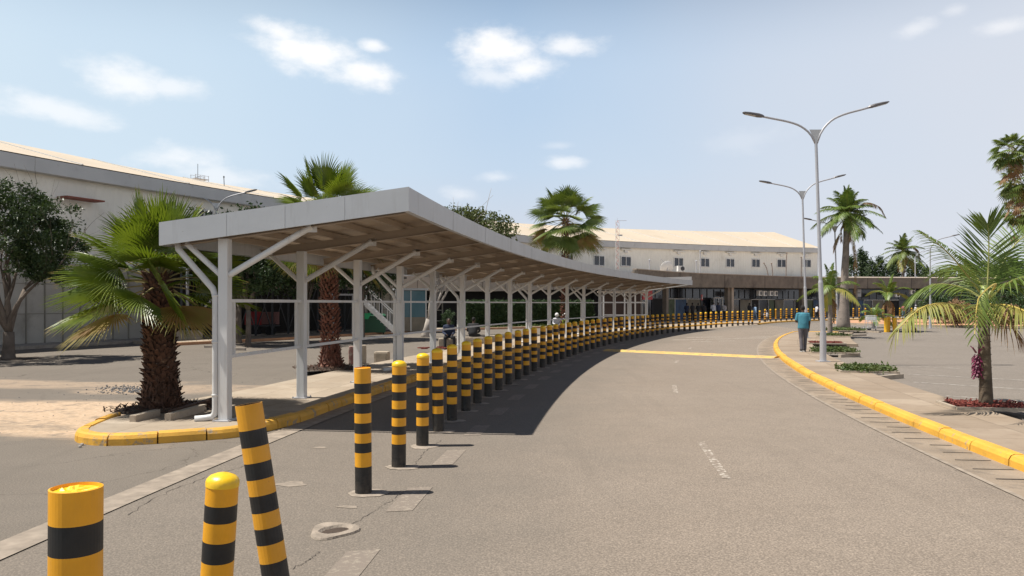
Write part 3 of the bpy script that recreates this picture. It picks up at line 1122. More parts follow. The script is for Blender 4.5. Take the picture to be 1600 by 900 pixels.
# second row on the far kerb
b2 = [1195.6, 1203.8, 1212.4, 1220.3, 1229, 1237, 1245.5, 1254.2, 1262.8, 1271.8, 1281, 1289.4, 1298, 1306.5, 1315.5, 1324.5, 1333.3, 1342.5, 1352, 1361.7, 1370, 1379.4, 1388.5, 1397, 1406, 1415.5, 1424.4, 1433.5, 1442.8, 1452, 1461, 1470, 1479, 1489, 1499, 1510, 1521, 1533, 1545]
K2o = np.array([(K2[i][0] + NK[i][0] * .5, K2[i][1] + NK[i][1] * .5) for i in range(90)])
for i, px in enumerate(b2):
    p, d = at_px(K2o, px)
    b = copy_tree(dome)
    b.location = (p[0], p[1], .118)
    b.rotation_euler = (R(rnd.uniform(-.8, .8)), R(rnd.uniform(-.8, .8)), rnd.random() * 6)
    where = ('left of the man in teal' if px < 1240 else 'behind the man and lamp posts' if px < 1310 else 'between big palm and yellow posts' if px < 1385 else 'right of the plain yellow posts')
    tag(b, '%s striped bollard on the far kerb, %s' % (ordinal(i + 1), where), 'bollard', 'striped bollards on the far kerb')

# three near the camera
b = empty('bollard')
m = MB()
r = .083
z0 = [0, .28, .40, .51, .62, .73, .84, .945, 1.055, 1.158, 1.27]
ms = [1, 0, 1, 0, 1, 0, 1, 0, 1, 0]
m.lathe([(r, z) for z in z0] + [(r * 1.0, 1.272), (r * .93, 1.274), (r * .9, 1.262)], 40, mats=ms + [0, 0, 0])
m.cur = 2
n = 26
rings = [.9, .7, .45, .2]
vs = []
for q, f in enumerate(rings):
    for k in range(n):
        t = 2 * math.pi * k / n
        vs.append((r * f * math.cos(t), r * f * math.sin(t), 1.262 + (0 if q == 0 else .012 * (mnoise.noise(Vector((math.cos(t) * f * 5, math.sin(t) * f * 5, 3.3))) + .25 * rnd.random()))))
vs.append((0, 0, 1.265))
fs = [(q * n + k, q * n + (k + 1) % n, (q + 1) * n + (k + 1) % n, (q + 1) * n + k) for q in range(3) for k in range(n)] + [(3 * n + k, 3 * n + (k + 1) % n, 4 * n) for k in range(n)]
m.add(vs, fs)
m.build('post', [M_['b_yel'], M_['b_blk'], M_['b_cap']], b)
x, y, _ = P3(116, 765, 2.62)
b.location = (x, y, 0)
b.rotation_euler = (0, R(.3), 0)
tag(b, 'thick striped bollard with rough mortar-filled top at the bottom left corner', 'bollard', 'loose bollards nearest the camera')

b = empty('bollard')
m = MB()
z0 = [0, .2, .305, .42, .53, .64, .735, .875]
ms = [1, 0, 1, 0, 1, 0, 1]
z0 = [0, .25, .36, .47, .565, .665, .76, .865]
m.lathe([(.083, z) for z in [0, .18, .285, .39, .50, .605, .695, .80]] , 32, mats=[0, 1, 0, 1, 0, 1, 0])
m.build('post', [M_['b_yel'], M_['b_blk']], b, smooth=True)
c = MB()
c.lathe([(.0855, .79), (.086, .812), (.081, .826), (.066, .842), (.035, .855), (.001, .86)], 32)
c.build('cap', M_['b_cap'], b, smooth=True)
x, y, z = P3(348.5, 745, 4.08)
b.location = (x - .062, y + .03, z - .836)
b.rotation_euler = (R(1.5), R(4.0), 0)
collar(.17, 77).build('concrete_collar', M_['pale_patch'], b)
tag(b, 'short domed striped bollard leaning right, bottom edge of the photo', 'bollard', 'loose bollards nearest the camera')

b = bollard('open')
x1, y1 = (438 - 800) / FP * 4.83, 4.83
b.location = (x1, y1, 0)
b.scale = (1, 1, 1.045)
b.rotation_euler = (R(-1), R(-9.3), 0)
cm = collar(.2, 5).build('concrete_collar', M_['pale_patch'], b)
cm.rotation_euler = (0, R(9.3), 0)
tag(b, 'open-topped striped pipe bollard leaning left near the camera', 'bollard', 'loose bollards nearest the camera')

# ================================================================== CANOPY
canopy = empty('walkway_canopy', (0, 0, 0), 0, 'long curving grey steel walkway canopy with sloping roof on a row of posts', 'canopy')
A0, A1 = 7.35, 28.75
ZR, ZL, OR_, OL = 3.215, 2.76, .30, 4.10


def zc(off, a=10):
    """underside of the fascia at an offset; the far end sags a little"""
    return ZR + (ZL - ZR) * (off - OR_) / (OL - OR_)


n_ = 90
full = lambda off: arc(A0, A1, off, n_)
FH = .345


def edge_plate(name, off0, off1, lo, hi):
    m = MB()
    m.slab2(full(off0), full(off1), lo, hi)
    return m.build(name, M_['grey_paint'], canopy)


edge_plate('fascia', OR_, OR_ + .03, ZR, ZR + FH)
edge_plate('fascia', OL, OL - .03, ZL, ZL + FH)
for aa, tn in ((A0, -1), (A1, 1)):
    m = MB()
    t0 = aa + tn * .006
    t1 = aa + tn * .020
    vs = []
    for t in (t0, t1):
        for o in (OR_ - .004, OL + .004):
            vs += [(*PT(t, o), zc(o)), (*PT(t, o), zc(o) + FH)]
    m.add(vs, [(0, 2, 3, 1), (4, 5, 7, 6), (0, 1, 5, 4), (2, 6, 7, 3), (1, 3, 7, 5), (0, 4, 6, 2)])
    m.build('fascia', M_['grey_paint'], canopy)
# edge trim on top of the front fascia, a soffit lip below
m = MB()
for o0, z_ in ((OR_, ZR), (OL - .06, ZL)):
    m.slab2(full(o0 + .03), full(o0 + .09), z_, z_ + .012)
m.build('fascia_lip', M_['grey_paint'], canopy)
# white tapering end flashing at the far end
m = MB()
e0, e1 = 25.6, 28.72
vs = []
for aa, h in ((e0, .0), (e1, .26)):
    for o in (.33, .37):
        vs += [(*PT(aa, o), ZR + FH - .012), (*PT(aa, o), ZR + FH + .005 + h)]
m.add(vs, [(0, 1, 3, 2), (4, 6, 7, 5), (0, 4, 5, 1), (2, 3, 7, 6), (1, 5, 7, 3), (0, 2, 6, 4)])
m.build('end_flashing', M_['white'], canopy)

for k in range(1, 16):
    aa = A0 + (A1 - A0) * k / 16
    m = MB()
    p = PT(aa, OR_ - .003)
    m.box((p[0], p[1], ZR + FH / 2), (.004, .008, FH - .01), math.atan2(-math.sin(R(aa)), math.cos(R(aa))))
    m.build('fascia_seam', M_['gutterp'], canopy)
for o in (1.25, 2.15, 3.05):
    m = MB()
    p = PT(A0 - .0205, o)
    m.box((p[0], p[1], zc(o) + FH / 2), (.006, .003, FH - .02), math.atan2(-math.sin(R(A0)), math.cos(R(A0))))
    m.build('fascia_seam', M_['gutterp'], canopy)
# corrugated roof sheet
m = MB()
na = int((A1 - A0) * 2.15 / .11)
A_, B_, za, zb_ = [], [], [], []
for i in range(na + 1):
    aa = A0 + .02 + (A1 - A0 - .04) * i / na
    up = .034 if (i % 2) else 0
    A_.append(PT(aa, OR_ + .035)), B_.append(PT(aa, OL - .035))
    za.append(zc(OR_) + .262 + up), zb_.append(zc(OL) + .262 + up)
vs = [(*p, z) for p, z in zip(A_, za)] + [(*p, z) for p, z in zip(B_, zb_)]
nn = na + 1
m.add(vs, [(i, i + 1, nn + i + 1, nn + i) for i in range(na)])
vs2 = [(v[0], v[1], v[2] + .004) for v in vs]
m.add(vs2, [(i, i + 1, nn + i + 1, nn + i) for i in range(na)])
m.build('roof_sheet', M_['sheet'], canopy)

# purlins along the curve
for o in (.62, 1.25, 1.9, 2.55, 3.2, 3.8):
    m = MB()
    n2 = 64
    m.slab2(arc(A0 + .03, A1 - .03, o, n2), arc(A0 + .03, A1 - .03, o + .055, n2), zc(o) + .155, zc(o) + .258)
    m.build('purlin', M_['steel_beige'], canopy)

PX = [349, 474, 561, 627, 678, 724, 763, 798, 829, 859, 887, 913, 938, 960.5, 985, 1011]
PA = [ray(p, 3.2)[2] for p in PX]
PA[0] = 7.47
PO = 3.23
PIPES = {0, 3, 5, 8, 11, 14}
for i, aa in enumerate(PA):
    ux, uy = math.cos(R(aa)), -math.sin(R(aa))         # unit toward the road (smaller offset)
    rot = math.atan2(uy, ux)
    # rafter
    m = MB()
    p0, p1 = PT(aa, OL - .06), PT(aa, OR_ + .06)
    m.bar((p0[0], p0[1], zc(OL) + .08), (p1[0], p1[1], zc(OR_) + .08), .012, .145)
    for dz in (.010, .148):
        m.bar((p0[0], p0[1], zc(OL) + dz), (p1[0], p1[1], zc(OR_) + dz), .09, .012)
    m.build('rafter', M_['steel_beige'], canopy)
    # post with base plate
    pm = M_['post_paint']
    m = MB()
    c = PT(aa, PO)
    zt = zc(PO) + .012
    m.box((c[0], c[1], (zt + .13) / 2), (.15, .15, zt - .13), rot)
    post = m.build('post', pm, canopy)
    bv = post.modifiers.new('bevel', 'BEVEL')
    bv.width = .008
    bv.segments = 2
    m = MB()
    m.box((c[0], c[1], .136), (.27, .27, .014), rot)
    for sx in (-1, 1):
        for sy in (-1, 1):
            m.tube([(c[0] + sx * .12 * ux - sy * .12 * uy, c[1] + sx * .12 * uy + sy * .12 * ux, .14), (c[0] + sx * .12 * ux - sy * .12 * uy, c[1] + sx * .12 * uy + sy * .12 * ux, .165)], .012, 6)
    m.build('base_plate', M_['galv'], post)
    # pipe braces
    m = MB()
    q = PT(aa, PO - .07)
    r_ = PT(aa, 1.86)
    m.tube([(q[0], q[1], 2.33), (r_[0], r_[1], zc(1.86) + .02)], .048, 14)
    m.box((r_[0], r_[1], zc(1.86) + .0), (.16, .012, .14), rot)
    m.build('brace', pm, post, smooth=False)
    m = MB()
    q = PT(aa, PO + .07)
    r_ = PT(aa, 3.85)
    m.tube([(q[0], q[1], 2.33), (r_[0], r_[1], zc(3.85) + .02)], .042, 14)
    m.build('brace', pm, post)
    if i in PIPES:
        m = MB()
        da = -.02
        e = [PT(aa + da, o) for o in (3.98, 3.96, 3.40, 3.36, 3.36)]
        zz = [zc(3.98) + .1, zc(3.98) - .05, 2.12, 2.0, .32]
        pts = [(p[0], p[1], z) for p, z in zip(e, zz)]
        el = [(*PT(aa + da, 3.37), .24), (*PT(aa + da, 3.42), .185), (*PT(aa + da - .02, 3.52), .17), (*PT(aa + da - .04, 3.64), .165)]
        m.tube(pts + el, .048, 14)
        for z in (.5, 1.3, 2.0):
            m.lathe([(.049, 0), (.056, .004), (.056, .03), (.049, .034)], 14, (pts[-1][0], pts[-1][1], z))
        m.build('downpipe', M_['pvc'], post, smooth=True)
# railing frames between posts
for i in range(len(PA) - 1):
    a_, b_ = np.array(PT(PA[i], PO)), np.array(PT(PA[i + 1], PO))
    d = (b_ - a_) / np.linalg.norm(b_ - a_)
    L_ = np.linalg.norm(b_ - a_)
    m = MB()
    s, e = a_ + d * .076, b_ - d * .076
    for z in (1.94, 1.09):
        m.bar((*s, z), (*e, z), .05, .05)
    for t in (.26, L_ - .26):
        q = a_ + d * t
        m.bar((*q, 1.112), (*q, 1.917), .045, .045)
    m.build('railing_frame', M_['post_paint'], canopy)

# ================================================================== TERMINAL BUILDING (long curved hall)
term = empty('terminal_building', (0, 0, 0), 0, 'long curved cream terminal hall with pale sheet roof and small white windows', 'building')
NE = normals2(EAVE)
nE = len(EAVE)
off = lambda P, N, d: [(P[i][0] + N[i][0] * d, P[i][1] + N[i][1] * d) for i in range(len(P))]
# ribbed upper cladding
s_ = np.r_[0, np.cumsum(np.linalg.norm(np.diff(EAVE[:, :2], axis=0), axis=1))]
rib_q = np.arange(0, s_[-1], .16)
RB = np.stack([np.interp(rib_q, s_, EAVE[:, k]) for k in range(4)], 1)
NR = normals2(RB)
m = MB()
vs = []
for i, p in enumerate(RB):
    d = .5 + (.022 if i % 3 == 0 else 0)
    x, y = p[0] + NR[i][0] * d, p[1] + NR[i][1] * d
    vs += [(x, y, 3.7), (x, y, p[2] - .3)]
m.add(vs, [(2 * i, 2 * i + 2, 2 * i + 3, 2 * i + 1) for i in range(len(RB) - 1)])
m.build('upper_wall', M_['cream'], term, fix=False)
# lower wall of concrete panels with joints
m = MB()
w0, w1 = off(EAVE, NE, .44), off(EAVE, NE, .7)
m.slab2(w0, w1, 0, 3.75)
m.build('lower_wall', M_['cream_lo'], term)
m = MB()
for q in np.arange(1.0, s_[-1], .86):
    x, y, dx, dy = [np.interp(q, s_, v) for v in (EAVE[:, 0], EAVE[:, 1], NE[:, 0], NE[:, 1])]
    if y > 62:
        break
    m.box((x + dx * .425, y + dy * .425, 1.87), (.05, .07, 3.70), math.atan2(dx, -dy))
for z in (1.42, 2.75):
    m.slab2(off(EAVE, NE, .433)[:260], off(EAVE, NE, .445)[:260], z, z + .035)
m.build('panel_joint', mat('joint_dark', (.26, .24, .20), .9), term)
m = MB()
m.slab2(off(EAVE, NE, .40), off(EAVE, NE, .52), 3.7, 3.8)
m.build('ledge', M_['gutterp'], term)
# gutter, roof
m = MB()
m.slab2(off(EAVE, NE, 0), off(EAVE, NE, .6), list(EAVE[:, 2] - .62), list(EAVE[:, 2]))
m.build('gutter', M_['gutterp'], term)
m = MB()
ridge, back = off(EAVE, NE, 8), off(EAVE, NE, 16)
vs = []
K3 = [0, .5, 1]
for i in range(nE):
    p = EAVE[i]
    for q in (0.01, 2, 4, 6, 8, 12, 16):
        zf = p[2] + (p[3] - p[2]) * (1 - abs(q - 8) / 8) + .02
        vs.append((p[0] + NE[i][0] * q, p[1] + NE[i][1] * q, zf + .02))
fs = [(i * 7 + k, i * 7 + 7 + k, i * 7 + 8 + k, i * 7 + 1 + k) for i in range(nE - 1) for k in range(6)]
m.add(vs, fs)
m.build('roof', M_['roof'], term)
# sheet laps on the roof: thin raised seams running up the slope
m = MB()
for q in np.arange(3, s_[-1], 6.1):
    x, y, dx, dy, ze, zr = [np.interp(q, s_, v) for v in (EAVE[:, 0], EAVE[:, 1], NE[:, 0], NE[:, 1], EAVE[:, 2], EAVE[:, 3])]
    m.bar((x, y, ze + .06), (x + dx * 8, y + dy * 8, zr + .06), .07, .05)
m.build('roof_seam', M_['gutterp'], term)
# gable end wall and back wall
m = MB()
e, nv = EAVE[-1], NE[-1]
P0, P1, P2 = (e[0] + nv[0] * .5, e[1] + nv[1] * .5), (e[0] + nv[0] * 8, e[1] + nv[1] * 8), (e[0] + nv[0] * 16, e[1] + nv[1] * 16)
m.add([(*P0, 0), (*P2, 0), (*P2, e[2]), (*P1, e[3]), (*P0, e[2] - .1)], [(0, 1, 2, 3, 4)])
m.strip2(back, back, 0, 0)
m.add([(*b_, 0) for b_ in back] + [(b_[0], b_[1], EAVE[i][2]) for i, b_ in enumerate(back)], [(i, i + 1, nE + i + 1, nE + i) for i in range(nE - 1)])
m.build('back_wall', M_['cream'], term, fix=False)


def window_at(p, d, z, w, h, parent):
    d = Vector((d[0], d[1], 0)).normalized()
    nrm = Vector((d.y, -d.x, 0))
    rz = math.atan2(d.y, d.x)
    c = Vector((p[0], p[1], z)) + nrm * .05
    m = MB()
    t = .085
    for sx in (-1, 0, 1):
        m.box(c + d * (sx * (w / 2 - t / 2)), (t, .09, h), rz)
    for sz in (-1, 1):
        m.box(c + Vector((0, 0, sz * (h / 2 + t / 2))), (w, .09, t), rz)
    wo = m.build('window', M_['white'], parent)
    m = MB()
    m.box(c - nrm * .03, (w - t * 2 + .01, .02, h), rz)
    m.build('pane', M_['glass_dk'], wo)
    return c, d, nrm, rz


WALL = np.array([(EAVE[i][0] + NE[i][0] * .5, EAVE[i][1] + NE[i][1] * .5, EAVE[i][2]) for i in range(nE)])
for px in (838, 886, 935.5, 977.5, 1059.8, 1101, 1140.5, 1180.4, 1220.6, 1260):
    p, d = at_px(WALL, px)
    c, d, nrm, rz = window_at(p, d, p[2] - 2.1, 1.75, .95, term)
    m = MB()
    m.box((c.x + nrm.x * .1, c.y + nrm.y * .1, p[2] - .82), (1.9, .3, .1), rz)
    m.box((c.x + nrm.x * .04, c.y + nrm.y * .04, p[2] - 1.02), (.55, .12, .3), rz)
    m.build('sunshade', M_['white'], term)
for px in (318, 372):
    p, d = at_px(WALL, px)
    window_at(p, d, p[2] - 1.55, 1.3, .62, term)
m = MB()
p, d = at_px(WALL, 122)
rz = math.atan2(d[1], d[0])
m.box((p[0] + .35, p[1] - .35, p[2] - 1.55), (1.9, .7, .07), rz)
m.build('red_awning', mat('rusty_red_sheet', (.24, .07, .045), .7, var=.2), term)

# footway and low kerb along the left wall
g = MB()
iL = [i for i in range(nE) if EAVE[i][1] < 60]
wk0 = off(EAVE, NE, -1.35)[:len(iL)]
wk1 = off(EAVE, NE, .43)[:len(iL)]
g.slab2(wk0, wk1, -.02, .14)
tag(g.build('wall_footway', M_['concrete']), kind='structure')

# dark lean-to shelter along the wall behind the trees
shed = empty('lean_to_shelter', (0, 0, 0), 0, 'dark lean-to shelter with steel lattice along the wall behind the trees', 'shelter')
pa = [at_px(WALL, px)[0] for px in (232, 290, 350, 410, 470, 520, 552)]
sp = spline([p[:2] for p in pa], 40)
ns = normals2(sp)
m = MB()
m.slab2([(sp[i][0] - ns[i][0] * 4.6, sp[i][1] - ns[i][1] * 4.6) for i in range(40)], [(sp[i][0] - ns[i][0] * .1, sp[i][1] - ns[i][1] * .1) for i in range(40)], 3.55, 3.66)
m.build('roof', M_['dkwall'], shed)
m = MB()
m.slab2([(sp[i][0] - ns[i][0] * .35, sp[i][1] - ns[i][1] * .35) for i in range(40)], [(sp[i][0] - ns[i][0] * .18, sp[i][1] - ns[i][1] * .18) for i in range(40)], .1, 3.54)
m.build('back_panel', M_['dkwall'], shed)  # wall shade is put into this panel's colour
for i in range(0, 40, 3):
    m = MB()
    q = (sp[i][0] - ns[i][0] * 2.4, sp[i][1] - ns[i][1] * 2.4)
    m.bar((*q, 0.0), (*q, 3.54), .1)
    m.build('lattice_post', M_['metal_dk'], shed)
    if i + 3 < 40:
        q2 = (sp[i + 3][0] - ns[i + 3][0] * 2.4, sp[i + 3][1] - ns[i + 3][1] * 2.4)
        m = MB()
        m.bar((*q, .3), (*q2, 3.2), .05)
        m.bar((*q, 3.2), (*q2, .3), .05)
        m.build('lattice_brace', M_['metal_dk'], shed)

# steel prop with V braces on a concrete block
pr = empty('steel_prop', (*G(293, 534), 0), 0, 'grey steel prop with V braces rising from a concrete block', 'prop')
m = MB()
m.box((0, 0, .28), (1.3, .9, .56), .5)
ob = m.build('concrete_block', M_['planterstone'], pr)
m = MB()
m.tube([(0, 0, .55), (0, 0, 4.4)], .075, 10)
m.build('pole', M_['galv'], pr)
for q in ((-1.4, .9, 2.6), (2.1, .2, 3.2)):
    m = MB()
    m.tube([(0, 0, .75), q], .055, 8)
    m.build('brace', M_['galv'], pr)

# ================================================================== CONCRETE FRONT BLOCK WITH SHOPS
annex = empty('concrete_shop_block', (0, 0, 0), 0, 'low brown concrete block with deep fascia over dark shops', 'building')
nF = len(FAS)
m = MB()
m.slab2(off(FAS, NF, 0), off(FAS, NF, .35), list(FAS[:, 2]), list(FAS[:, 3]))
m.build('fascia', M_['fasc'], annex)
m = MB()
for i in list(range(9, nF, 9)):
    x, y = FAS[i][:2]
    m.box((x - NF[i][0] * .0, y - NF[i][1] * .0, (FAS[i][2] + FAS[i][3]) / 2), (.07, .02, FAS[i][3] - FAS[i][2] + .004), math.atan2(-NF[i][0], NF[i][1]))
m.build('fascia_joint', M_['dark'], annex)
m = MB()
m.slab2(off(FAS, NF, -.05), off(FAS, NF, .4), list(FAS[:, 3] + .001), list(FAS[:, 3] + .07))
m.build('coping', M_['fasc_l'], annex)
m = MB()
m.slab2(off(FAS, NF, .1), off(FAS, NF, 5.2), list(FAS[:, 2] + .02), list(FAS[:, 2] + .16))
m.build('soffit', M_['fasc'], annex)
m = MB()       # roof slab rising gently to the hall wall
rb = []
for i in range(nF):
    px = FAS[i][0] / FAS[i][1] * FP + 800
    if px < 1282:
        q, _ = at_px(WALL, max(px, 985) - 4)
        if (q[1] - FAS[i][1]) < 3:
            q = (FAS[i][0] + NF[i][0] * 4, FAS[i][1] + NF[i][1] * 4)
    else:
        q = (FAS[i][0] + NF[i][0] * 8, FAS[i][1] + NF[i][1] * 8)
    rb.append((q[0], q[1]))
fr = off(FAS, NF, .36)
m.add([(*p, FAS[i][3] - .05) for i, p in enumerate(fr)] + [(*p, FAS[i][3] + .45) for i, p in enumerate(rb)], [(i, i + 1, nF + i + 1, nF + i) for i in range(nF - 1)])
m.build('flat_roof', M_['fasc_l'], annex, fix=False)
m = MB()
m.slab2(off(FAS, NF, -1.2), off(FAS, NF, 5), 0, .25)
m.build('plinth', M_['concrete'], annex)
m = MB()       # left end wall
q, _ = at_px(WALL, 975)
m.bar((FAS[0][0], FAS[0][1], 2.4), (q[0], q[1], 2.4), .3, 4.7)
m.build('end_wall', M_['fasc'], annex)
# shopfronts 4 m back
sb = np.array(off(FAS, NF, 4.0))
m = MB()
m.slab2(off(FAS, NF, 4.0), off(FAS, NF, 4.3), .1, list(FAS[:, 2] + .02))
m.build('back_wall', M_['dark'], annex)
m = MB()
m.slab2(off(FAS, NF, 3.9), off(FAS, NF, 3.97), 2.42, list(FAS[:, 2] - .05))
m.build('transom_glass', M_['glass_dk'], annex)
sF = np.r_[0, np.cumsum(np.linalg.norm(np.diff(sb, axis=0), axis=1))]


def shop_pt(q, d=0.0):
    x, y = np.interp(q, sF, sb[:, 0]), np.interp(q, sF, sb[:, 1])
    nx, ny = np.interp(q, sF, NF[:, 0]), np.interp(q, sF, NF[:, 1])
    return x - nx * d, y - ny * d, math.atan2(-nx, ny)


for q in np.arange(1, sF[-1], 1.35):
    m = MB()
    x, y, rz = shop_pt(q, .13)
    m.box((x, y, 2.95), (.06, .05, .95), rz)
    m.build('mullion', M_['metal_dk'], annex)
q = 1.5
kk = 0
mats_ = ['glass_dk', 'poster_g', 'poster_c', 'glass_dk', 'dark', 'poster_g', 'blue', 'poster_c', 'glass_dk', 'poster_g', 'blue', 'glass_dk', 'poster_c', 'dark']
while q < sF[-1] - 4 and kk < 40:
    wdt = 1.6 + 1.1 * ((kk * 7) % 5) / 4
    x, y, rz = shop_pt(q + wdt / 2, .1)
    m = MB()
    m.box((x, y, 1.25), (wdt - .08, .06, 2.1), rz)
    pn = m.build('display_window', M_[mats_[kk % len(mats_)]], annex)
    m = MB()
    x, y, rz = shop_pt(q + wdt / 2, .16)
    m.box((x, y, 2.36), (wdt, .1, .08), rz)
    x, y, rz = shop_pt(q, .16)
    m.box((x, y, 1.2), (.07, .1, 2.22), rz)
    m.build('frame', M_['white'] if kk % 4 != 0 else M_['metal_dk'], pn)
    q += wdt
    kk += 1
for px in (1052, 1147, 1153, 1262, 1345, 1500, 1570):
    p, d = at_px(FAS, px)
    n = Vector((-d[1], d[0], 0)).normalized()
    m = MB()
    m.box((p[0] + n.x * .8, p[1] + n.y * .8, p[2] / 2 + .05), (.42, .42, p[2] - .05), math.atan2(d[1], d[0]))
    m.build('column', M_['fasc'] if px != 1153 else M_['fasc_l'], annex)
# white door under the block
p, d = at_px(FAS, 1164)
n = Vector((-d[1], d[0], 0)).normalized()
rz = math.atan2(d[1], d[0])
dr = empty('door', (p[0] + n.x * 3.2, p[1] + n.y * 3.2, .12), rz)
dr.parent = annex
m = MB()
for x in (-.85, 0, .85):
    m.box((x, 0, 1.2), (.1, .1, 2.3))
m.box((0, 0, 2.36), (1.8, .1, .1)), m.box((0, 0, .95), (1.6, .08, .1))
m.build('frame', M_['white'], dr)
m = MB()
m.box((0, .02, 1.2), (1.7, .03, 2.2))
m.build('pane', M_['glass_dk'], dr)

# pale band and hedge side further left, seen under the canopy
band = empty('low_concrete_wing', (0, 0, 0), 0, 'low wing with pale concrete band over dark openings behind the canopy', 'building')
BP = spline([(-14.2, 44.0, 2.75), (-11, 49.5, 2.8), (-7.0, 56.0, 2.84), (-2.4, 61.5, 2.86), (3.0, 65.2, 3.05), (9.9, 66.5, 3.3)], 60)
NB = normals2(BP)
m = MB()
m.slab2(off(BP, NB, 0), off(BP, NB, .3), list(BP[:, 2]), list(BP[:, 2] + 1.05))
m.build('fascia', M_['fasc_l'], band)
m = MB()
m.slab2(off(BP, NB, .3), off(BP, NB, 3.3), list(BP[:, 2] + .85), list(BP[:, 2] + 1.0))
m.build('roof', M_['fasc_l'], band)
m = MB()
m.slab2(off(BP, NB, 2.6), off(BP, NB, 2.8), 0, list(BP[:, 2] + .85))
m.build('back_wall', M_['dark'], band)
m = MB()
for i in range(0, 60, 4):
    m.box((BP[i][0] + NB[i][0] * .15, BP[i][1] + NB[i][1] * .15, BP[i][2] + .52), (.05, .34, 1.056), math.atan2(-NB[i][0], NB[i][1]))
m.build('fascia_joint', M_['fasc'], band)
for px, w in ((668, .5), (684, .5), (700, .5), (716, .5)):
    p, d = at_px(BP, px)
    n = Vector((-d[1], d[0], 0)).normalized()
    rz = math.atan2(d[1], d[0])
    m = MB()
    for x in (-.7, .7):
        m.box((p[0] + n.x * 2.5 + x * math.cos(rz), p[1] + n.y * 2.5 + x * math.sin(rz), 1.35), (.09, .08, 2.4), rz)
    for z in (.5, 1.35, 2.1):
        m.box((p[0] + n.x * 2.5, p[1] + n.y * 2.5, z), (1.4, .08, .07), rz)
    m.build('window_frame', M_['cream_lo'], band)

# white framed waiting kiosk near the end of the canopy
ki = empty('white_framed_kiosk', (0, 0, 0), 0, 'white framed kiosk with dark window panels beyond the last canopy posts', 'kiosk')
kx, ky = G(940, 507)[0], 60.0
c0 = np.array(P3(943, 500, 58.5)[:2])
c1 = np.array(P3(1009, 500, 58.5)[:2])
for t in np.linspace(0, 1, 5):
    q = c0 + (c1 - c0) * t
    m = MB()
    m.bar((*q, 0), (*q, 2.75), .10)
    m.build('post', M_['white'], ki)
    m = MB()
    m.bar((q[0], q[1] + 2.4, 0), (q[0], q[1] + 2.4, 2.75), .10)
    m.build('post', M_['white'], ki)
for z in (1.02, 1.98, 2.70):
    m = MB()
    m.bar((*c0, z), (*c1, z), .07)
    m.build('rail', M_['white'], ki)
m = MB()
m.box(((c0[0] + c1[0]) / 2, c0[1] + 1.2, 2.80), (c1[0] - c0[0] + .4, 2.9, .1))
m.build('roof', M_['steel_beige'], ki)
m = MB()
m.box(((c0[0] + c1[0]) / 2, c0[1] + 2.3, 1.35), (c1[0] - c0[0], .08, 2.7))
m.build('back_panel', mat('brown_panel', (.07, .045, .038), .7), ki)

# signs and wall units
p, d = at_px(FAS, 1030)
n = Vector((-d[1], d[0], 0)).normalized()
rz = math.atan2(d[1], d[0])
sg = empty('shop_sign', (p[0] + n.x * 1.2, p[1] + n.y * 1.2, 2.72), rz, 'wide red shop sign hanging under the fascia at the canopy end', 'sign')
m = MB()
m.box((0, 0, 0), (1.85, .09, .98))
m.build('panel', M_['red'], sg)
m = MB()
for x, w in ((-.45, .5), (.15, .45), (.55, .2)):
    m.box((x, -.05, .05), (w, .012, .07))
m.build('lettering', M_['poster_c'], sg)
for x in (-.7, .7):
    m = MB()
    m.bar((x, 0, .485), (x, 0, .66), .03)
    m.build('hanger', M_['metal_dk'], sg)
p, d = at_px(FAS, 1117)
n = Vector((-d[1], d[0], 0)).normalized()
sg = empty('hanging_sign', (p[0] + n.x * 1.5, p[1] + n.y * 1.5, 2.50), math.atan2(d[1], d[0]), 'small red hanging sign with a pale figure over the queue', 'sign')
m = MB()
m.box((0, 0, 0), (.26, .07, .56))
m.build('panel', M_['red'], sg)
m = MB()
m.tube([(0, -.042, -.18), (0, -.042, .08)], .05, 8)
m.ell((0, -.045, .15), (.045, .02, .05), 8, 6)
m.build('figure', M_['white'], sg)
m = MB()
m.bar((0, 0, .28), (0, 0, 1.05), .03)
m.build('hanger', M_['metal_dk'], sg)
p, d = at_px(FAS, 1351)
n = Vector((-d[1], d[0], 0)).normalized()
sg = empty('wall_sign', (p[0] + n.x * 1.0, p[1] + n.y * 1.0, 3.25), math.atan2(d[1], d[0]), 'pale grey sign with dark lettering under the fascia right of the big palm', 'sign')
m = MB()
m.box((0, 0, 0), (1.35, .1, .98))
m.build('panel', mat('pale_sign', (.36, .36, .38), .5), sg)
cu = bpy.data.curves.new('lettering', 'FONT')
cu.body = 'A'
cu.size = .42
cu.extrude = .008
me = None
to = bpy.data.objects.new('lettering', cu)
col.objects.link(to)
bpy.context.view_layer.update()
me = bpy.data.meshes.new_from_object(to.evaluated_get(bpy.context.evaluated_depsgraph_get()))
bpy.data.objects.remove(to)
me.materials.append(M_['metal_dk'])
to = bpy.data.objects.new('lettering', me)
col.objects.link(to)
to.parent = sg
to.location = (-.58, -.06, -.12)
to.rotation_euler = (R(90), 0, 0)
m = MB()
for x, w in ((-.16, .08), (-.02, .09), (.12, .09), (.26, .1), (.4, .09)):
    m.box((x, -.055, .02), (w, .012, .14))
m.build('small_lettering', M_['metal_dk'], sg)

ac_proto = None


